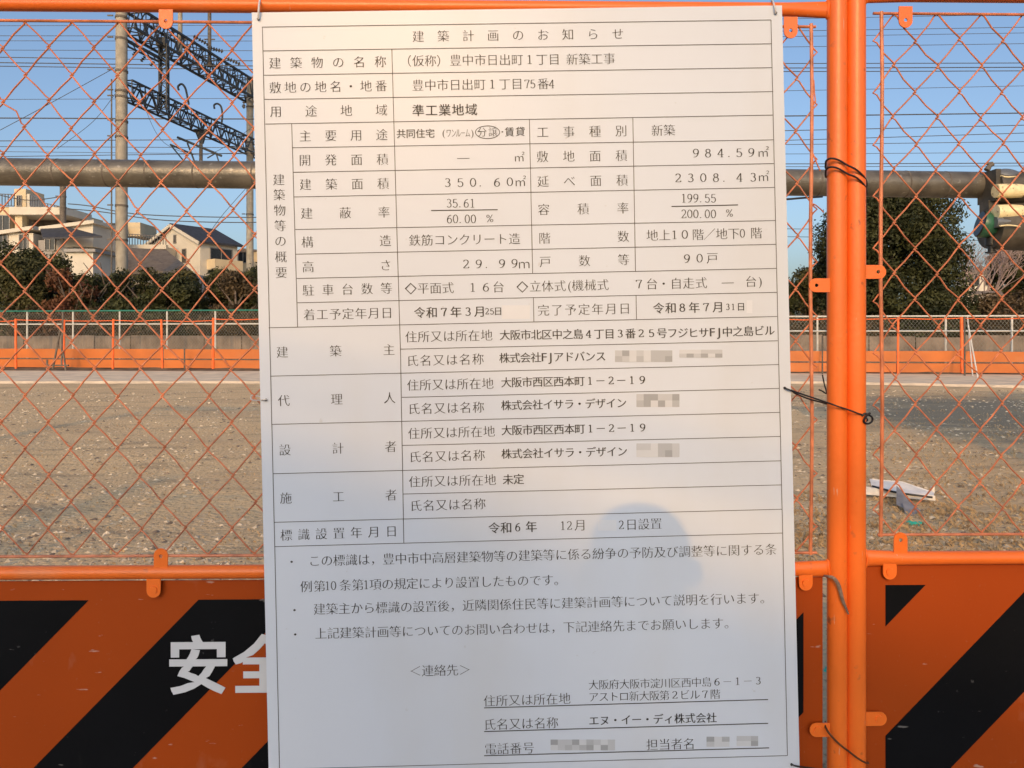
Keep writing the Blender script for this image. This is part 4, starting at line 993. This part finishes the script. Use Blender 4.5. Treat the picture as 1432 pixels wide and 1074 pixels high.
a_, b_, c_, d_ = P(56, 318, 45.2), P(92, 316.5, 45.2), P(143, 330, 43.6), P(60, 332, 43.6); mb = MB(); mb.prism([d_, c_, b_, a_], (0, 0, -.1)); mb.build('roof', M['dark_roof'], H)
for px in (5, 33): window(H, P(px, 338, 45.28), .5, .9, Vector((1, 0, 0)), Vector((0, -1, 0)))
window(H, P(70, 342, 45.55), .6, .7, Vector((1, 0, 0)), Vector((0, -1, 0))); window(H, P(112, 342, 45.55), .9, .7, Vector((1, 0, 0)), Vector((0, -1, 0)))
# cream flat roofed house
H = empty('cream_house', (0, 0, 0), 'cream flat roofed house with roof terrace railings at the left edge', 'house')
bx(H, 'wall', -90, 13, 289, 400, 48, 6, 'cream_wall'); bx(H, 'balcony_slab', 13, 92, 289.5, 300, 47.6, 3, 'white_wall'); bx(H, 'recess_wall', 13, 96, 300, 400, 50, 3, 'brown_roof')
bx(H, 'pillar', 21, 31, 300, 330, 47.9, .5, 'cream_wall'); bx(H, 'roof_room', 20, 36, 264, 290, 49.5, 2, 'cream_wall'); bx(H, 'roof_room', 37, 42, 271, 290, 49.6, 1.6, 'white_wall'); bx(H, 'roof_slab', 12, 100, 296, 303, 50.5, 4, 'cream_wall')
window(H, P(4, 312, 47.98), .9, 1.0, Vector((1, 0, 0)), Vector((0, -1, 0))); window(H, P(27, 281, 49.48), .3, .7, Vector((1, 0, 0)), Vector((0, -1, 0)))
railing(H, -40, 270, 20, 272, 47.9, 47.9, .75, 14); railing(H, 42, 272, 62, 284, 48, 47.8, .7, 6); railing(H, 62, 284, 90, 290, 47.7, 47.7, .35, 6)
# small house by the thin pole
H = empty('small_brown_house', (0, 0, 0), 'small brownish house beside the left edge of the white board', 'house')
bx(H, 'wall', 330, 375, 352, 400, 56, 5, 'cream_wall'); a_, b_, c_ = P(326, 353, 55.8), P(338, 347, 56), P(380, 351, 56); mb = MB(); mb.prism([a_, b_, c_], (0, 5, 0)); mb.build('roof', M['brown_roof'], H)
window(H, P(340, 360, 55.98), .7, .8, Vector((1, 0, 0)), Vector((0, -1, 0)))
# whitish shed in the shrubs and building at far right
H = empty('pale_shed', (0, 0, 0), 'pale grey shed showing among the shrubs left of the concrete mast', 'shed')
bx(H, 'wall', 92, 130, 352, 400, 39.5, 2.5, 'white_wall'); bx(H, 'roof', 89, 133, 348, 352, 39.3, 2.9, 'grey_wall')
H = empty('far_white_house', (0, 0, 0), 'small white house glimpsed behind the bare tree at right', 'house')
bx(H, 'wall', 1352, 1396, 382, 430, 58, 1.5, 'white_wall'); a_, b_, c_ = P(1348, 383, 57.8), P(1374, 372, 58), P(1400, 383, 57.8); mb = MB(); mb.prism([a_, b_, c_], (0, 1.9, 0)); mb.build('roof', M['brown_roof'], H)
window(H, P(1362, 392, 57.98), .8, .8, Vector((1, 0, 0)), Vector((0, -1, 0))); window(H, P(1384, 392, 57.98), .8, .8, Vector((1, 0, 0)), Vector((0, -1, 0)))
H = empty('wooden_shelter', (0, 0, 0), 'small wooden shelter roof under the bare tree at right', 'shelter')
mb = MB(); mb.prism([P(1352, 411, 36), P(1404, 412, 36), P(1400, 407, 37), P(1356, 407, 37)], (0, 0, -.12)); mb.build('roof', M['sheet'], H)
for px in (1358, 1367, 1398): mb = MB(); p = P(px, 412, 36.3); mb.bar(p, (p.x, p.y, 0), .1); mb.build('post', M['sheet'], H)

KR = 1.25
def PK(x, y, D): return P(x, y, D * KR)
def ZK(y, D): return zc(y, D * KR)
# ------------------------------------------------------------------ railway masts, beams, wires
def pole(name, px, D, pytop, w0, m, label, bands=()):
    root = empty(name, (0, 0, 0), label, 'mast'); b_ = PK(px, HZ, D); zt_ = ZK(pytop, D)
    r = w0 / 2 / F * D * KR; mb = MB(); mb.tube([(b_.x, b_.y, 0), (b_.x, b_.y, zt_ / 2), (b_.x, b_.y, zt_)], [r * 1.06, r, r * .97], 20); mb.build('shaft', M[m], root, smooth=True)
    for py in bands:
        z = ZK(py, D); mb = MB(); mb.tube([(b_.x, b_.y, z - .05), (b_.x, b_.y, z + .05)], r * 1.1, 20, cap=False); mb.bar((b_.x - r * 2, b_.y - r, z), (b_.x - r, b_.y - r, z), .06); mb.build('band', M['rust_pole'], root, smooth=True)
    return root
mast = pole('concrete_mast', 170, 30, -40, 15.5, 'concrete_pole', 'thick pale concrete mast carrying the lattice beams', (25, 55, 100, 128, 136, 170, 192, 288, 336))
b_ = PK(156, HZ, 29.6); mb = MB(); mb.tube([(b_.x, b_.y, 0), (b_.x, b_.y, 14)], .035, 6); mb.build('conduit', M['rust_pole'], mast, smooth=True)
pole('concrete_mast', 349.5, 39.6, 108, 9.5, 'concrete_pole', 'slimmer mast at the left edge of the white board', (150, 200, 240, 300))
pole('dark_mast', 88, 38, 246, 8, 'rust_pole', 'dark utility pole beyond the hedge near the cream house', (275, 290))
def lattice(parent, A, B, h, w, nseg, rc=.05, rl=.025, wdir=None):
    """box lattice beam from A to B: four chords as one part, lacing as another"""
    d = (B - A).normalized(); wd = wdir or d.cross(UP).normalized(); up = wd.cross(d).normalized()
    if up.z < 0: up = -up
    ch = MB(); cs = [(-1, 0), (1, 0), (-1, 1), (1, 1)]
    off = lambda i, j: wd * (i * w / 2) + up * (j * h)
    for i, j in cs: m_ = MB(); m_.bar(A + off(i, j), B + off(i, j), rc * 2, rc * 2); m_.build('chord', M['truss'], parent)
    lc = MB(); S = (B - A) / nseg
    for k in range(nseg):
        p, q = A + S * k, A + S * (k + 1); mid = (p + q) / 2
        for i in (-1, 1):
            lc.bar(p + off(i, 0), mid + off(i, 1), rl * 2, rl * 2); lc.bar(mid + off(i, 1), q + off(i, 0), rl * 2, rl * 2); lc.bar(p + off(i, 0), p + off(i, 1), rl * 1.6, rl * 1.6)
        for j in (0, 1):
            s_ = 1 if k % 2 else -1; lc.bar(p + off(s_, j), q + off(-s_, j), rl * 2, rl * 2); lc.bar(p + off(-1, j), p + off(1, j), rl * 2, rl * 2)
    lc.build('lacing', M['truss'], parent)
# the beams run away from the camera between the two masts
mA, mB_ = PK(176, HZ, 30.2), PK(352, HZ, 39.6); ext = (mB_ - mA) * 1.9
def beam(pyl, pyr, h, w, n, label, rc=.05, k=1.15, start=0.0):
    z = (ZK(pyl, 30.2) + ZK(pyr, 39.6)) / 2
    a = Vector((mA.x, mA.y, z)) + (mB_ - mA) * start; b = Vector((mA.x, mA.y, z)) + (mB_ - mA) * k
    root = empty('lattice_beam', (0, 0, 0), label, 'lattice beam', 'dark railway lattice beams'); lattice(root, a, b, h, w, n, rc); return root
BU = beam(41, 140, 1.15, 1.0, 16, 'upper dark lattice beam slanting down from the mast top to the board', .06)
BL = beam(137, 216, .9, .7, 14, 'lower dark lattice beam slanting down towards the board', .045)
root = empty('lattice_beam', (0, 0, 0), 'short dark beam between the two lattice beams beside the mast', 'lattice beam', 'dark railway lattice beams')
a, b = PK(176, 56, 30.2), PK(232, 86, 32.3); mb = MB(); mb.bar(a, b, .12, .14); mb.build('upper_chord', M['truss'], root); mb = MB(); mb.bar(a - UP * .28, b - UP * .20, .08, .08)
for k in range(7): t = k / 6; mb.bar(a.lerp(b, t) - UP * .05, (a - UP * .28).lerp(b - UP * .2, min(1, t + .08)), .04)
mb.build('lower_chord', M['truss'], root)
for px, D, pyb, pyt, w0, lb in ((252, 33.3, 75, -30, 6, 'pale upright standing on the upper lattice beam, nearer the mast'), (293, 35.6, 92, -30, 5, 'darker upright standing on the upper lattice beam, nearer the board')):
    r = w0 / 2 / F * D * KR; root = empty('beam_upright', (0, 0, 0), lb, 'upright', 'uprights on the upper beam'); a = PK(px, pyb, D); b = PK(px, pyt, D)
    mb = MB(); mb.tube([a, b], r, 12); mb.build('shaft', M['concrete_pole' if px < 260 else 'rust_pole'], root, smooth=True); mb = MB(); mb.box(a, (r * 3, r * 3, .1)); mb.build('foot_plate', M['rust_pole'], root)
    for py in (30, 55): mb = MB(); c = PK(px, py, D); mb.bar(c - Vector((r * 3, 0, 0)), c + Vector((r * 3, 0, 0)), .06); mb.build('step', M['rust_pole'], root)
# hanging lattice column
root = empty('lattice_column', (0, 0, 0), 'narrow lattice column hanging between the two beams', 'lattice column')
a = PK(224, 152, 32.0); b = PK(224, 62, 32.0); lattice(root, a, b, .40, .25, 5, .035, .02, wdir=Vector((0, 1, 0)))
mb = MB(); mb.box(PK(227, 60, 32.0), (.5, .5, .45)); mb.build('gusset', M['truss'], root)
root = empty('drop_bracket', (0, 0, 0), 'triangular dark bracket under the lower lattice beam', 'bracket')
mb = MB(); mb.prism([PK(271, 180, 34.9), PK(289, 180, 34.9), PK(283, 200, 34.9), PK(279, 200, 34.9)], (0, .2, 0)); mb.build('gusset', M['truss'], root)
mb = MB(); mb.tube([PK(281, 200, 34.9), PK(281, 240, 34.9)], .11, 8); mb.build('drop_tube', M['rust_pole'], root)
# insulator strings
def insulator(a, b, n, r, label, grp='ribbed insulators'):
    root = empty('insulator', (0, 0, 0), label, 'insulator', grp); mb = MB(); mb.tube([a, b], r * .3, 6)
    d = b - a
    for i in range(n):
        p = a + d * ((i + .5) / n); u = d.normalized(); mb.tube([p - u * r * .35, p, p + u * r * .35], [r * .45, r, r * .45], 10)
    mb.build('discs', M['insul'], root, smooth=True)
insulator(PK(270, 50, 35), PK(292, 63, 35.2), 6, .13, 'highest ribbed insulator on the upper lattice beam'); insulator(PK(290, 66, 36), PK(312, 72, 36), 6, .13, 'middle ribbed insulator on the upper lattice beam')
insulator(PK(314, 80, 37), PK(336, 90, 37), 6, .13, 'lowest ribbed insulator on the upper lattice beam, nearest the board')
insulator(PK(186, 78, 31), PK(191, 70, 31), 3, .11, 'first small insulator under the short beam beside the mast'); insulator(PK(197, 86, 31.3), PK(203, 79, 31.3), 3, .11, 'second small insulator under the short beam'); insulator(PK(210, 92, 31.6), PK(216, 86, 31.6), 3, .11, 'third small insulator under the short beam, farthest from the mast')
insulator(PK(341, 142, 38), PK(341, 152, 38), 3, .11, 'small insulator high beside the slim mast')
def hook(pts, D, label):
    mb = MB(); mb.tube(smooth_path([PK(x, y, D) for x, y in pts]), .06, 8); o = mb.build('curved_bracket', M['truss'], smooth=True); tag(o, label, 'bracket', 'curved brackets standing on the lower beam'); o['label'] = label
hook([(264, 146), (262, 135), (259, 123), (254, 117.5), (249, 121), (250, 126)], 33.6, 'curved dark bracket standing on the lower beam, nearer the mast')
hook([(310, 172), (311, 160), (309, 149), (304, 145), (299.5, 147), (300, 152)], 36.2, 'curved dark bracket standing on the lower beam, nearer the board')
root = empty('catenary_arm', (0, 0, 0), 'slanting dark tube arm under the lower lattice beam', 'arm')
for p, q, r in (((248, 192), (310, 218), .07), ((238, 202), (270, 216), .05), ((262, 200), (272, 226), .05), ((238, 202), (256, 224), .04), ((290, 221), (302, 214), .04), ((302, 214), (306, 226), .04)):
    mb = MB(); mb.tube([PK(*p, 34), PK(*q, 34)], r, 8); mb.build('tube', M['truss'], root, smooth=True)
# overhead wires
def wire(pts, D, r, label):
    mb = MB(); q = [PK(x, y, D) for x, y in pts]; mb.tube(smooth_path(q, 8), r * .95, 5); o = mb.build('overhead_wire', M['wire'], smooth=True); tag(o, label, 'wire', 'overhead railway wires')
WL = [(0, 50, 1432, 38, .02), (0, 57, 1432, 46, .02), (0, 80, 1432, 88, .03), (0, 87.5, 1432, 94, .03), (0, 92.5, 1432, 99, .03), (0, 139, 1432, 120, .02), (0, 165, 1432, 158, .04),
      (0, 197, 1432, 175, .03), (0, 219, 1432, 186, .025), (0, 205, 1432, 198, .02), (0, 36, 1432, 20, .015), (0, 70, 1432, 61, .018), (0, 212, 1432, 213, .02), (0, 222, 1432, 228, .028), (0, 226, 1432, 232, .022)]
pl = ['topmost', 'second', 'third', 'fourth', 'fifth', 'sixth', 'seventh', 'eighth', 'ninth', 'tenth', 'eleventh', 'twelfth', 'thirteenth', 'fourteenth', 'fifteenth', 'sixteenth', 'seventeenth', 'eighteenth', 'nineteenth', 'twentieth', 'twenty-first']
WL.sort(key=lambda w: w[1] + w[3])
for i, (x0, y0, x1, y1, r) in enumerate(WL):
    D = 34 + (i * 7 % 5) * 2; s_ = (y1 - y0) / (x1 - x0)
    wire([(-3200, y0 - 3200 * s_ - 14), (-500, y0 - 500 * s_ - 4), (x0, y0), (350, y0 + 350 * s_ + 3), (716, (y0 + y1) / 2 + 4), (1100, y1 - 332 * s_ + 2.5), (x1, y1), (2000, y1 + 568 * s_ - 5), (4600, y1 + 3168 * s_ - 14)], D, r, 'thin level overhead wire, %s from the top' % pl[i])
for i, (pts, r, lb) in enumerate([([(0, 182), (60, 150), (160, 95)], .018, 'faint overhead wire slanting up to the mast from the left edge'), ([(80, 208), (130, 170), (162, 130)], .015, 'short faint wire slanting up to the mast'),
        ([(95, 285), (125, 288), (200, 300), (350, 304), (420, 300)], .03, 'cable sagging right from the dark utility pole, upper of two'), ([(95, 292), (140, 296), (230, 308), (350, 311), (420, 306)], .03, 'cable sagging right from the dark utility pole, lower of two'),
        ([(0, 273), (40, 280), (85, 275)], .03, 'cable reaching the dark utility pole from the left'), ([(290, 330), (310, 302), (345, 262)], .018, 'faint wire slanting up to the slim mast'), ([(350, 180), (290, 216), (230, 200), (202, 150)], .016, 'thin looping wire under the lower lattice beam'),
        ([(1100, 320), (1250, 322), (1432, 330), (1500, 330)], .02, 'low wire crossing behind the green bowl, upper'), ([(1100, 331), (1250, 333), (1432, 338), (1500, 338)], .02, 'low wire crossing behind the green bowl, lower')]):
    mb = MB(); mb.tube(smooth_path([PK(x, y, 33 + i * .8) for x, y in pts], 8), r, 5); tag(mb.build('slanting_wire', M['wire'], smooth=True), lb, 'wire')

# ------------------------------------------------------------------ scraps on the ground
root = empty('plastic_scrap', (0, 0, 0), 'bent pale plastic tray with dark edge lying on the dirt', 'debris')
g0, g1 = G(1208, 694), G(1308, 704)
up_ = lambda p, z: Vector((p.x, p.y, z))
mb = MB(); mb.prism([up_(g0, .015), up_(g1, .02), up_(g1, .055), up_(g0, .075)], (0, .02, 0)); mb.build('side', M['tin'], root)
mb = MB(); mb.prism([up_(G(1216, 686), .09), up_(G(1262, 692), .10), up_(G(1306, 700), .06), up_(G(1306, 704), .045), up_(G(1255, 700), .06), up_(G(1220, 695), .06)], (0, 0, .004)); mb.build('top_sheet', M['tin'], root)
mb = MB(); mb.tube(smooth_path([up_(G(1220, 694), .078), up_(G(1255, 702), .07), up_(G(1304, 706), .055)]), .008, 6); mb.build('dark_edge', M['tie_black'], root, smooth=True)
mb = MB(); mb.prism([up_(G(1254, 700), .11), up_(G(1270, 708), .07), up_(G(1272, 718), .02), up_(G(1254, 712), .03)], (0, .004, 0)); mb.build('flap', M['grey_tin'], root)
mb = MB(); mb.prism([up_(G(1262, 713), .05), up_(G(1276, 711), .05), up_(G(1288, 719), .02), up_(G(1276, 723), .01), up_(G(1266, 720), .01)], (0, .004, 0)); mb.build('flap', M['grey_tin'], root)
mb = MB(); c = up_(G(1304, 696), .06); mb.box(c, (.022, .02, .05)); mb.build('clip', M['tin'], root)
c = G(1278, 737); mb = MB(); rn = random.Random(2)
for k in range(14):
    a_ = k * .45; mb.tube([(c.x + math.cos(a_) * .055 * rn.uniform(.5, 1), c.y + math.sin(a_) * .03, .012 + rn.random() * .02), (c.x + math.cos(a_ + .6) * .055 * rn.uniform(.5, 1), c.y + math.sin(a_ + .6) * .03, .018 + rn.random() * .015)], .006, 5)
tag(mb.build('turquoise_scrap', M['teal']), 'small crumpled turquoise plastic scrap on the dirt below the pale tray', 'debris')
c = G(14, 813); mb = MB(); mb.tube([(c.x - .07, c.y, .02), (c.x, c.y + .01, .035), (c.x + .05, c.y, .03), (c.x + .08, c.y, .015)], [.006, .016, .013, .004], 7); tag(mb.build('turquoise_scrap', M['teal']), 'turquoise scrap just above the plate at the left edge', 'debris')
c = G(1154, 945); mb = MB(); mb.tube([(c.x, c.y, .005), (c.x + .01, c.y, .03)], [.012, .008], 7); tag(mb.build('turquoise_scrap', M['teal']), 'turquoise scrap glimpsed in the gap left of the orange posts', 'debris')

# ------------------------------------------------------------------ behind the camera: what casts the shadows on board and ground
# house across the street; its roof edge shades the lower half of the fence
tn = math.tan(SUN_EL) / math.cos(SUN_AZ); ta = math.tan(SUN_AZ)
H = empty('street_house', (0, 0, 0), 'grey house across the street behind the photographer', 'house')
yh = -20.0
def back(x, z, y0=0.0): return (x + (yh + .3 - y0) * ta, z + (y0 - yh - .3) * tn)
xl, zl = back(W(365, 588).x, W(365, 588).z); xr, zr = back(W(1183, 872).x, W(1183, 872).z)
sl = (zr - zl) / (xr - xl)
X0, X1 = xl - 1.6, xr + 2.6; Z0, Z1 = zl - sl * (xl - X0) * 1 , zr + sl * (X1 - xr)
xm = xl - .05; zm = zl - sl * .05; XL = X0 - 1.6; ZL = zm - .2 * (xm - XL)
prof = [(XL, 0), (XL, ZL), (xm, zm), (X1, Z1), (X1, 0)]
mb = MB(); mb.prism([(x, yh, z - (.12 if z > 0 else -(-.15))) for x, z in prof], (0, -9, 0)); mb.build('wall', M['grey_wall'], H)
mb = MB(); mb.prism([(XL - .3, yh + .3, ZL - .16), (xm, yh + .3, zm - .1), (X1 + .4, yh + .3, Z1 + sl * .4 - .1), (X1 + .4, yh + .3, Z1 + sl * .4), (xm, yh + .3, zm), (XL - .3, yh + .3, ZL - .06)], (0, -9.6, 0)); mb.build('roof', M['dark_roof'], H)
for k, x in enumerate((X0 + .2, (X0 + X1) / 2, X1 - 1.4)):
    for z in (1.3, 4.2): window(H, Vector((x, yh, z)), 1.5, 1.1, Vector((1, 0, 0)), Vector((0, 1, 0)))
# utility pole and street tree
gp = Vector((-3.0, 4.3, 0)); pb = Vector((gp.x - (gp.y + 11) * ta, -11, -.15)); hp_ = (G(185, 688).y + 11) * tn
root = empty('utility_pole', pb, 'concrete utility pole across the street behind the photographer', 'utility pole')
mb = MB(); mb.tube([(0, 0, 0), (0, 0, hp_ + .4)], [.13, .07], 14); mb.build('shaft', M['concrete_pole'], root, smooth=True)
mb = MB(); mb.bar((-.5, 0, hp_ - .5), (.5, 0, hp_ - .5), .08); mb.bar((-.35, 0, hp_ - .1), (.35, 0, hp_ - .1), .07); mb.build('cross_arm', M['rust_pole'], root)
g1_, g2_ = G(15, 662), G(372, 722)
def lift(g, h): return Vector((g.x - h / tn * ta, g.y - h / tn, h))
mb = MB(); pA, pB = lift(g1_, hp_ + .1), lift(g2_, hp_ - .1); dd = pB - pA
mb.tube([pA - dd * 4, pA, pB, pB + dd * 5], .015, 6); tag(mb.build('street_cable', M['wire'], smooth=True), 'cable strung along the street behind the photographer', 'cable')
mb = MB(); mb.tube([Vector((pb.x + .12, pb.y, hp_)), Vector((pb.x + .55, pb.y, 0))], .02, 6); tag(mb.build('guy_wire', M['wire'], smooth=True), 'guy wire beside the utility pole behind the photographer', 'wire')
rn = random.Random(31); ty_ = -17.0; gx, gy = 8.3, 10.2; cz = (gy - ty_) * tn; cx_ = gx - (gy - ty_) * ta
root = empty('street_tree', (cx_, ty_, -.15), 'flat crowned street tree across the street behind the photographer', 'tree')
mb = MB(); mb.tube([(0, 0, 0), (.1, 0, cz * .5), (0, 0, cz)], [.16, .11, .05], 10)
for k in range(9): a_ = k * .7; mb.tube([(0, 0, cz - 1.2), (math.cos(a_) * 1.2, math.sin(a_) * .8, cz - .4), (math.cos(a_) * 2.4, math.sin(a_) * 1.6, cz + .2)], [.06, .04, .015], 6)
mb.build('trunk', M['trunk'], root, smooth=True)
mb = MB(); leaf_cloud(mb, [(rn.uniform(-2.2, 2.4), rn.uniform(-1.3, 1.3), cz + .2 + rn.uniform(-.7, .7), rn.uniform(.5, .9), .8, rn.uniform(.3, .45)) for _ in range(26)], 16000, .10, rn); mb.build('crown', M['leaf_dark'], root)

# the photographer, holding the phone that takes the picture
def person():
    root = empty('person', (.02, -1.66, -.09), 'person in dark jacket standing behind the camera holding up a phone', 'person')
    J = {}; vs = []; es = []; rs = []
    def j(n, x, y, z, r, par=None):
        J[n] = len(vs); vs.append((x, y, z)); rs.append(r if isinstance(r, tuple) else (r, r))
        if par: es.append((J[par], J[n]))
    j('pelvis', 0, 0, .93, (.15, .11)); j('waist', 0, 0, 1.06, (.135, .10), 'pelvis'); j('chest', 0, 0, 1.24, (.165, .115), 'waist'); j('neck0', 0, .0, 1.38, (.075, .07), 'chest'); j('neck', 0, .015, 1.45, .052, 'neck0')
    j('head0', 0, .03, 1.53, (.068, .072), 'neck'); j('head1', 0, .03, 1.61, (.100, .102), 'head0'); j('head2', 0, .02, 1.70, (.084, .092), 'head1')
    for s, n in ((-1, 'l'), (1, 'r')):
        j('sh' + n, s * .165, .0, 1.34, .062, 'chest'); j('el' + n, s * .21, .09, 1.10, .045, 'sh' + n); j('fo' + n, s * .14, .22, 1.22, .035, 'el' + n); j('wr' + n, s * .085, .31, 1.325, .026, 'fo' + n); j('pa' + n, s * .080, .355, 1.35, (.032, .02), 'wr' + n)
        j('hi' + n, s * .09, 0, .86, .10, 'pelvis'); j('kn' + n, s * .10, .02, .48, .062, 'hi' + n); j('ca' + n, s * .10, 0, .30, .055, 'kn' + n); j('an' + n, s * .10, -.01, .09, .042, 'ca' + n); j('he' + n, s * .10, .03, .045, .045, 'an' + n); j('to' + n, s * .115, .17, .035, .035, 'he' + n)
    me = bpy.data.meshes.new('body'); me.from_pydata(vs, es, []); o = bpy.data.objects.new('body', me); col.objects.link(o); o.parent = root
    md = o.modifiers.new('skin', 'SKIN'); 
    sv = me.skin_vertices[0].data if me.skin_vertices else None
    if sv is None:
        bpy.context.view_layer.objects.active = o; o.select_set(True)
        me.attributes  # layer is made below
        bpy.ops.object.modifier_remove(modifier='skin'); bpy.ops.object.modifier_add(type='SKIN'); sv = me.skin_vertices[0].data
    for i, r in enumerate(rs): sv[i].radius = r
    sv[0].use_root = True
    o.modifiers.new('sub', 'SUBSURF').levels = 2
    bpy.context.view_layer.update(); dg = bpy.context.evaluated_depsgraph_get(); ev = bpy.data.meshes.new_from_object(o.evaluated_get(dg))
    o.modifiers.clear(); o.data = ev; ev.name = 'body'
    skin = mat('skin', (.48, .28, .19), .55, var=.04); jk = mat('dark_jacket', (.03, .035, .05), .85, var=.2, bump=.2); tr = mat('grey_trousers', (.08, .08, .085), .9, var=.15); hr = mat('black_hair', (.01, .009, .008), .6, var=.3); sh = mat('dark_shoes', (.02, .018, .016), .6)
    ev.materials.clear()
    for m_ in (skin, jk, tr, hr, sh): ev.materials.append(m_)
    for p in ev.polygons:
        c = p.center; k = 1
        if c.z < .095: k = 4
        elif c.z < .90: k = 2
        elif c.y > .295: k = 0
        elif c.z > 1.44: k = 3 if (c.z > 1.66 or (c.y < .03 and c.z > 1.54)) else 0
        p.material_index = k; p.use_smooth = True
    # fingers curled round the phone's edges, thumbs behind
    for s in (-1, 1):
        for q in range(4):
            z = 1.425 - q * .019; L_ = (.030, .034, .031, .024)[q]; f_ = MB()
            z -= .05; f_.tube(smooth_path([(s * .082, .365, z - .004), (s * .0875, .388, z), (s * .084, .398, z + .001), (s * (.084 - L_ * .25), .3995, z + .001)], 3), [.009] * 4 + [.0085] * 3 + [.0075] * 2 + [.006], 8); f_.build('finger', skin, root, smooth=True)
        f_ = MB(); f_.tube(smooth_path([(s * .085, .36, 1.335), (s * .070, .366, 1.340), (s * .048, .367, 1.352)], 3), [.0105, .0105, .010, .010, .009, .009, .007], 8); f_.build('thumb', skin, root, smooth=True)
    f_ = MB(); f_.tube([(0, .125, 1.590), (0, .139, 1.570), (0, .133, 1.560)], [.009, .014, .012], 8); f_.build('nose', skin, root, smooth=True)
    for s in (-1, 1):
        f_ = MB(); f_.tube([(s * .032, .112, 1.605), (s * .032, .122, 1.605)], [.011, .006], 8); f_.build('eye', hr, root, smooth=True)
        f_ = MB(); f_.tube([(s * .086, .03, 1.575), (s * .093, .025, 1.59), (s * .090, .02, 1.615)], [.008, .012, .008], 8); f_.build('ear', skin, root, smooth=True)
    f_ = MB(); f_.tube([(-.022, .115, 1.537), (0, .122, 1.535), (.022, .115, 1.537)], [.003, .006, .003], 6); f_.build('mouth', mat('lips', (.40, .15, .12), .5), root, smooth=True)
person()
mb = MB(); mb.box((.01, -1.2795, 1.245), (.158, .008, .074)); ph = mb.build('phone', mat('black_phone', (.015, .015, .017), .25), None)
bv = ph.modifiers.new('b', 'BEVEL'); bv.width = .003; bv.segments = 3
tag(ph, 'black phone held level at the camera position', 'phone')
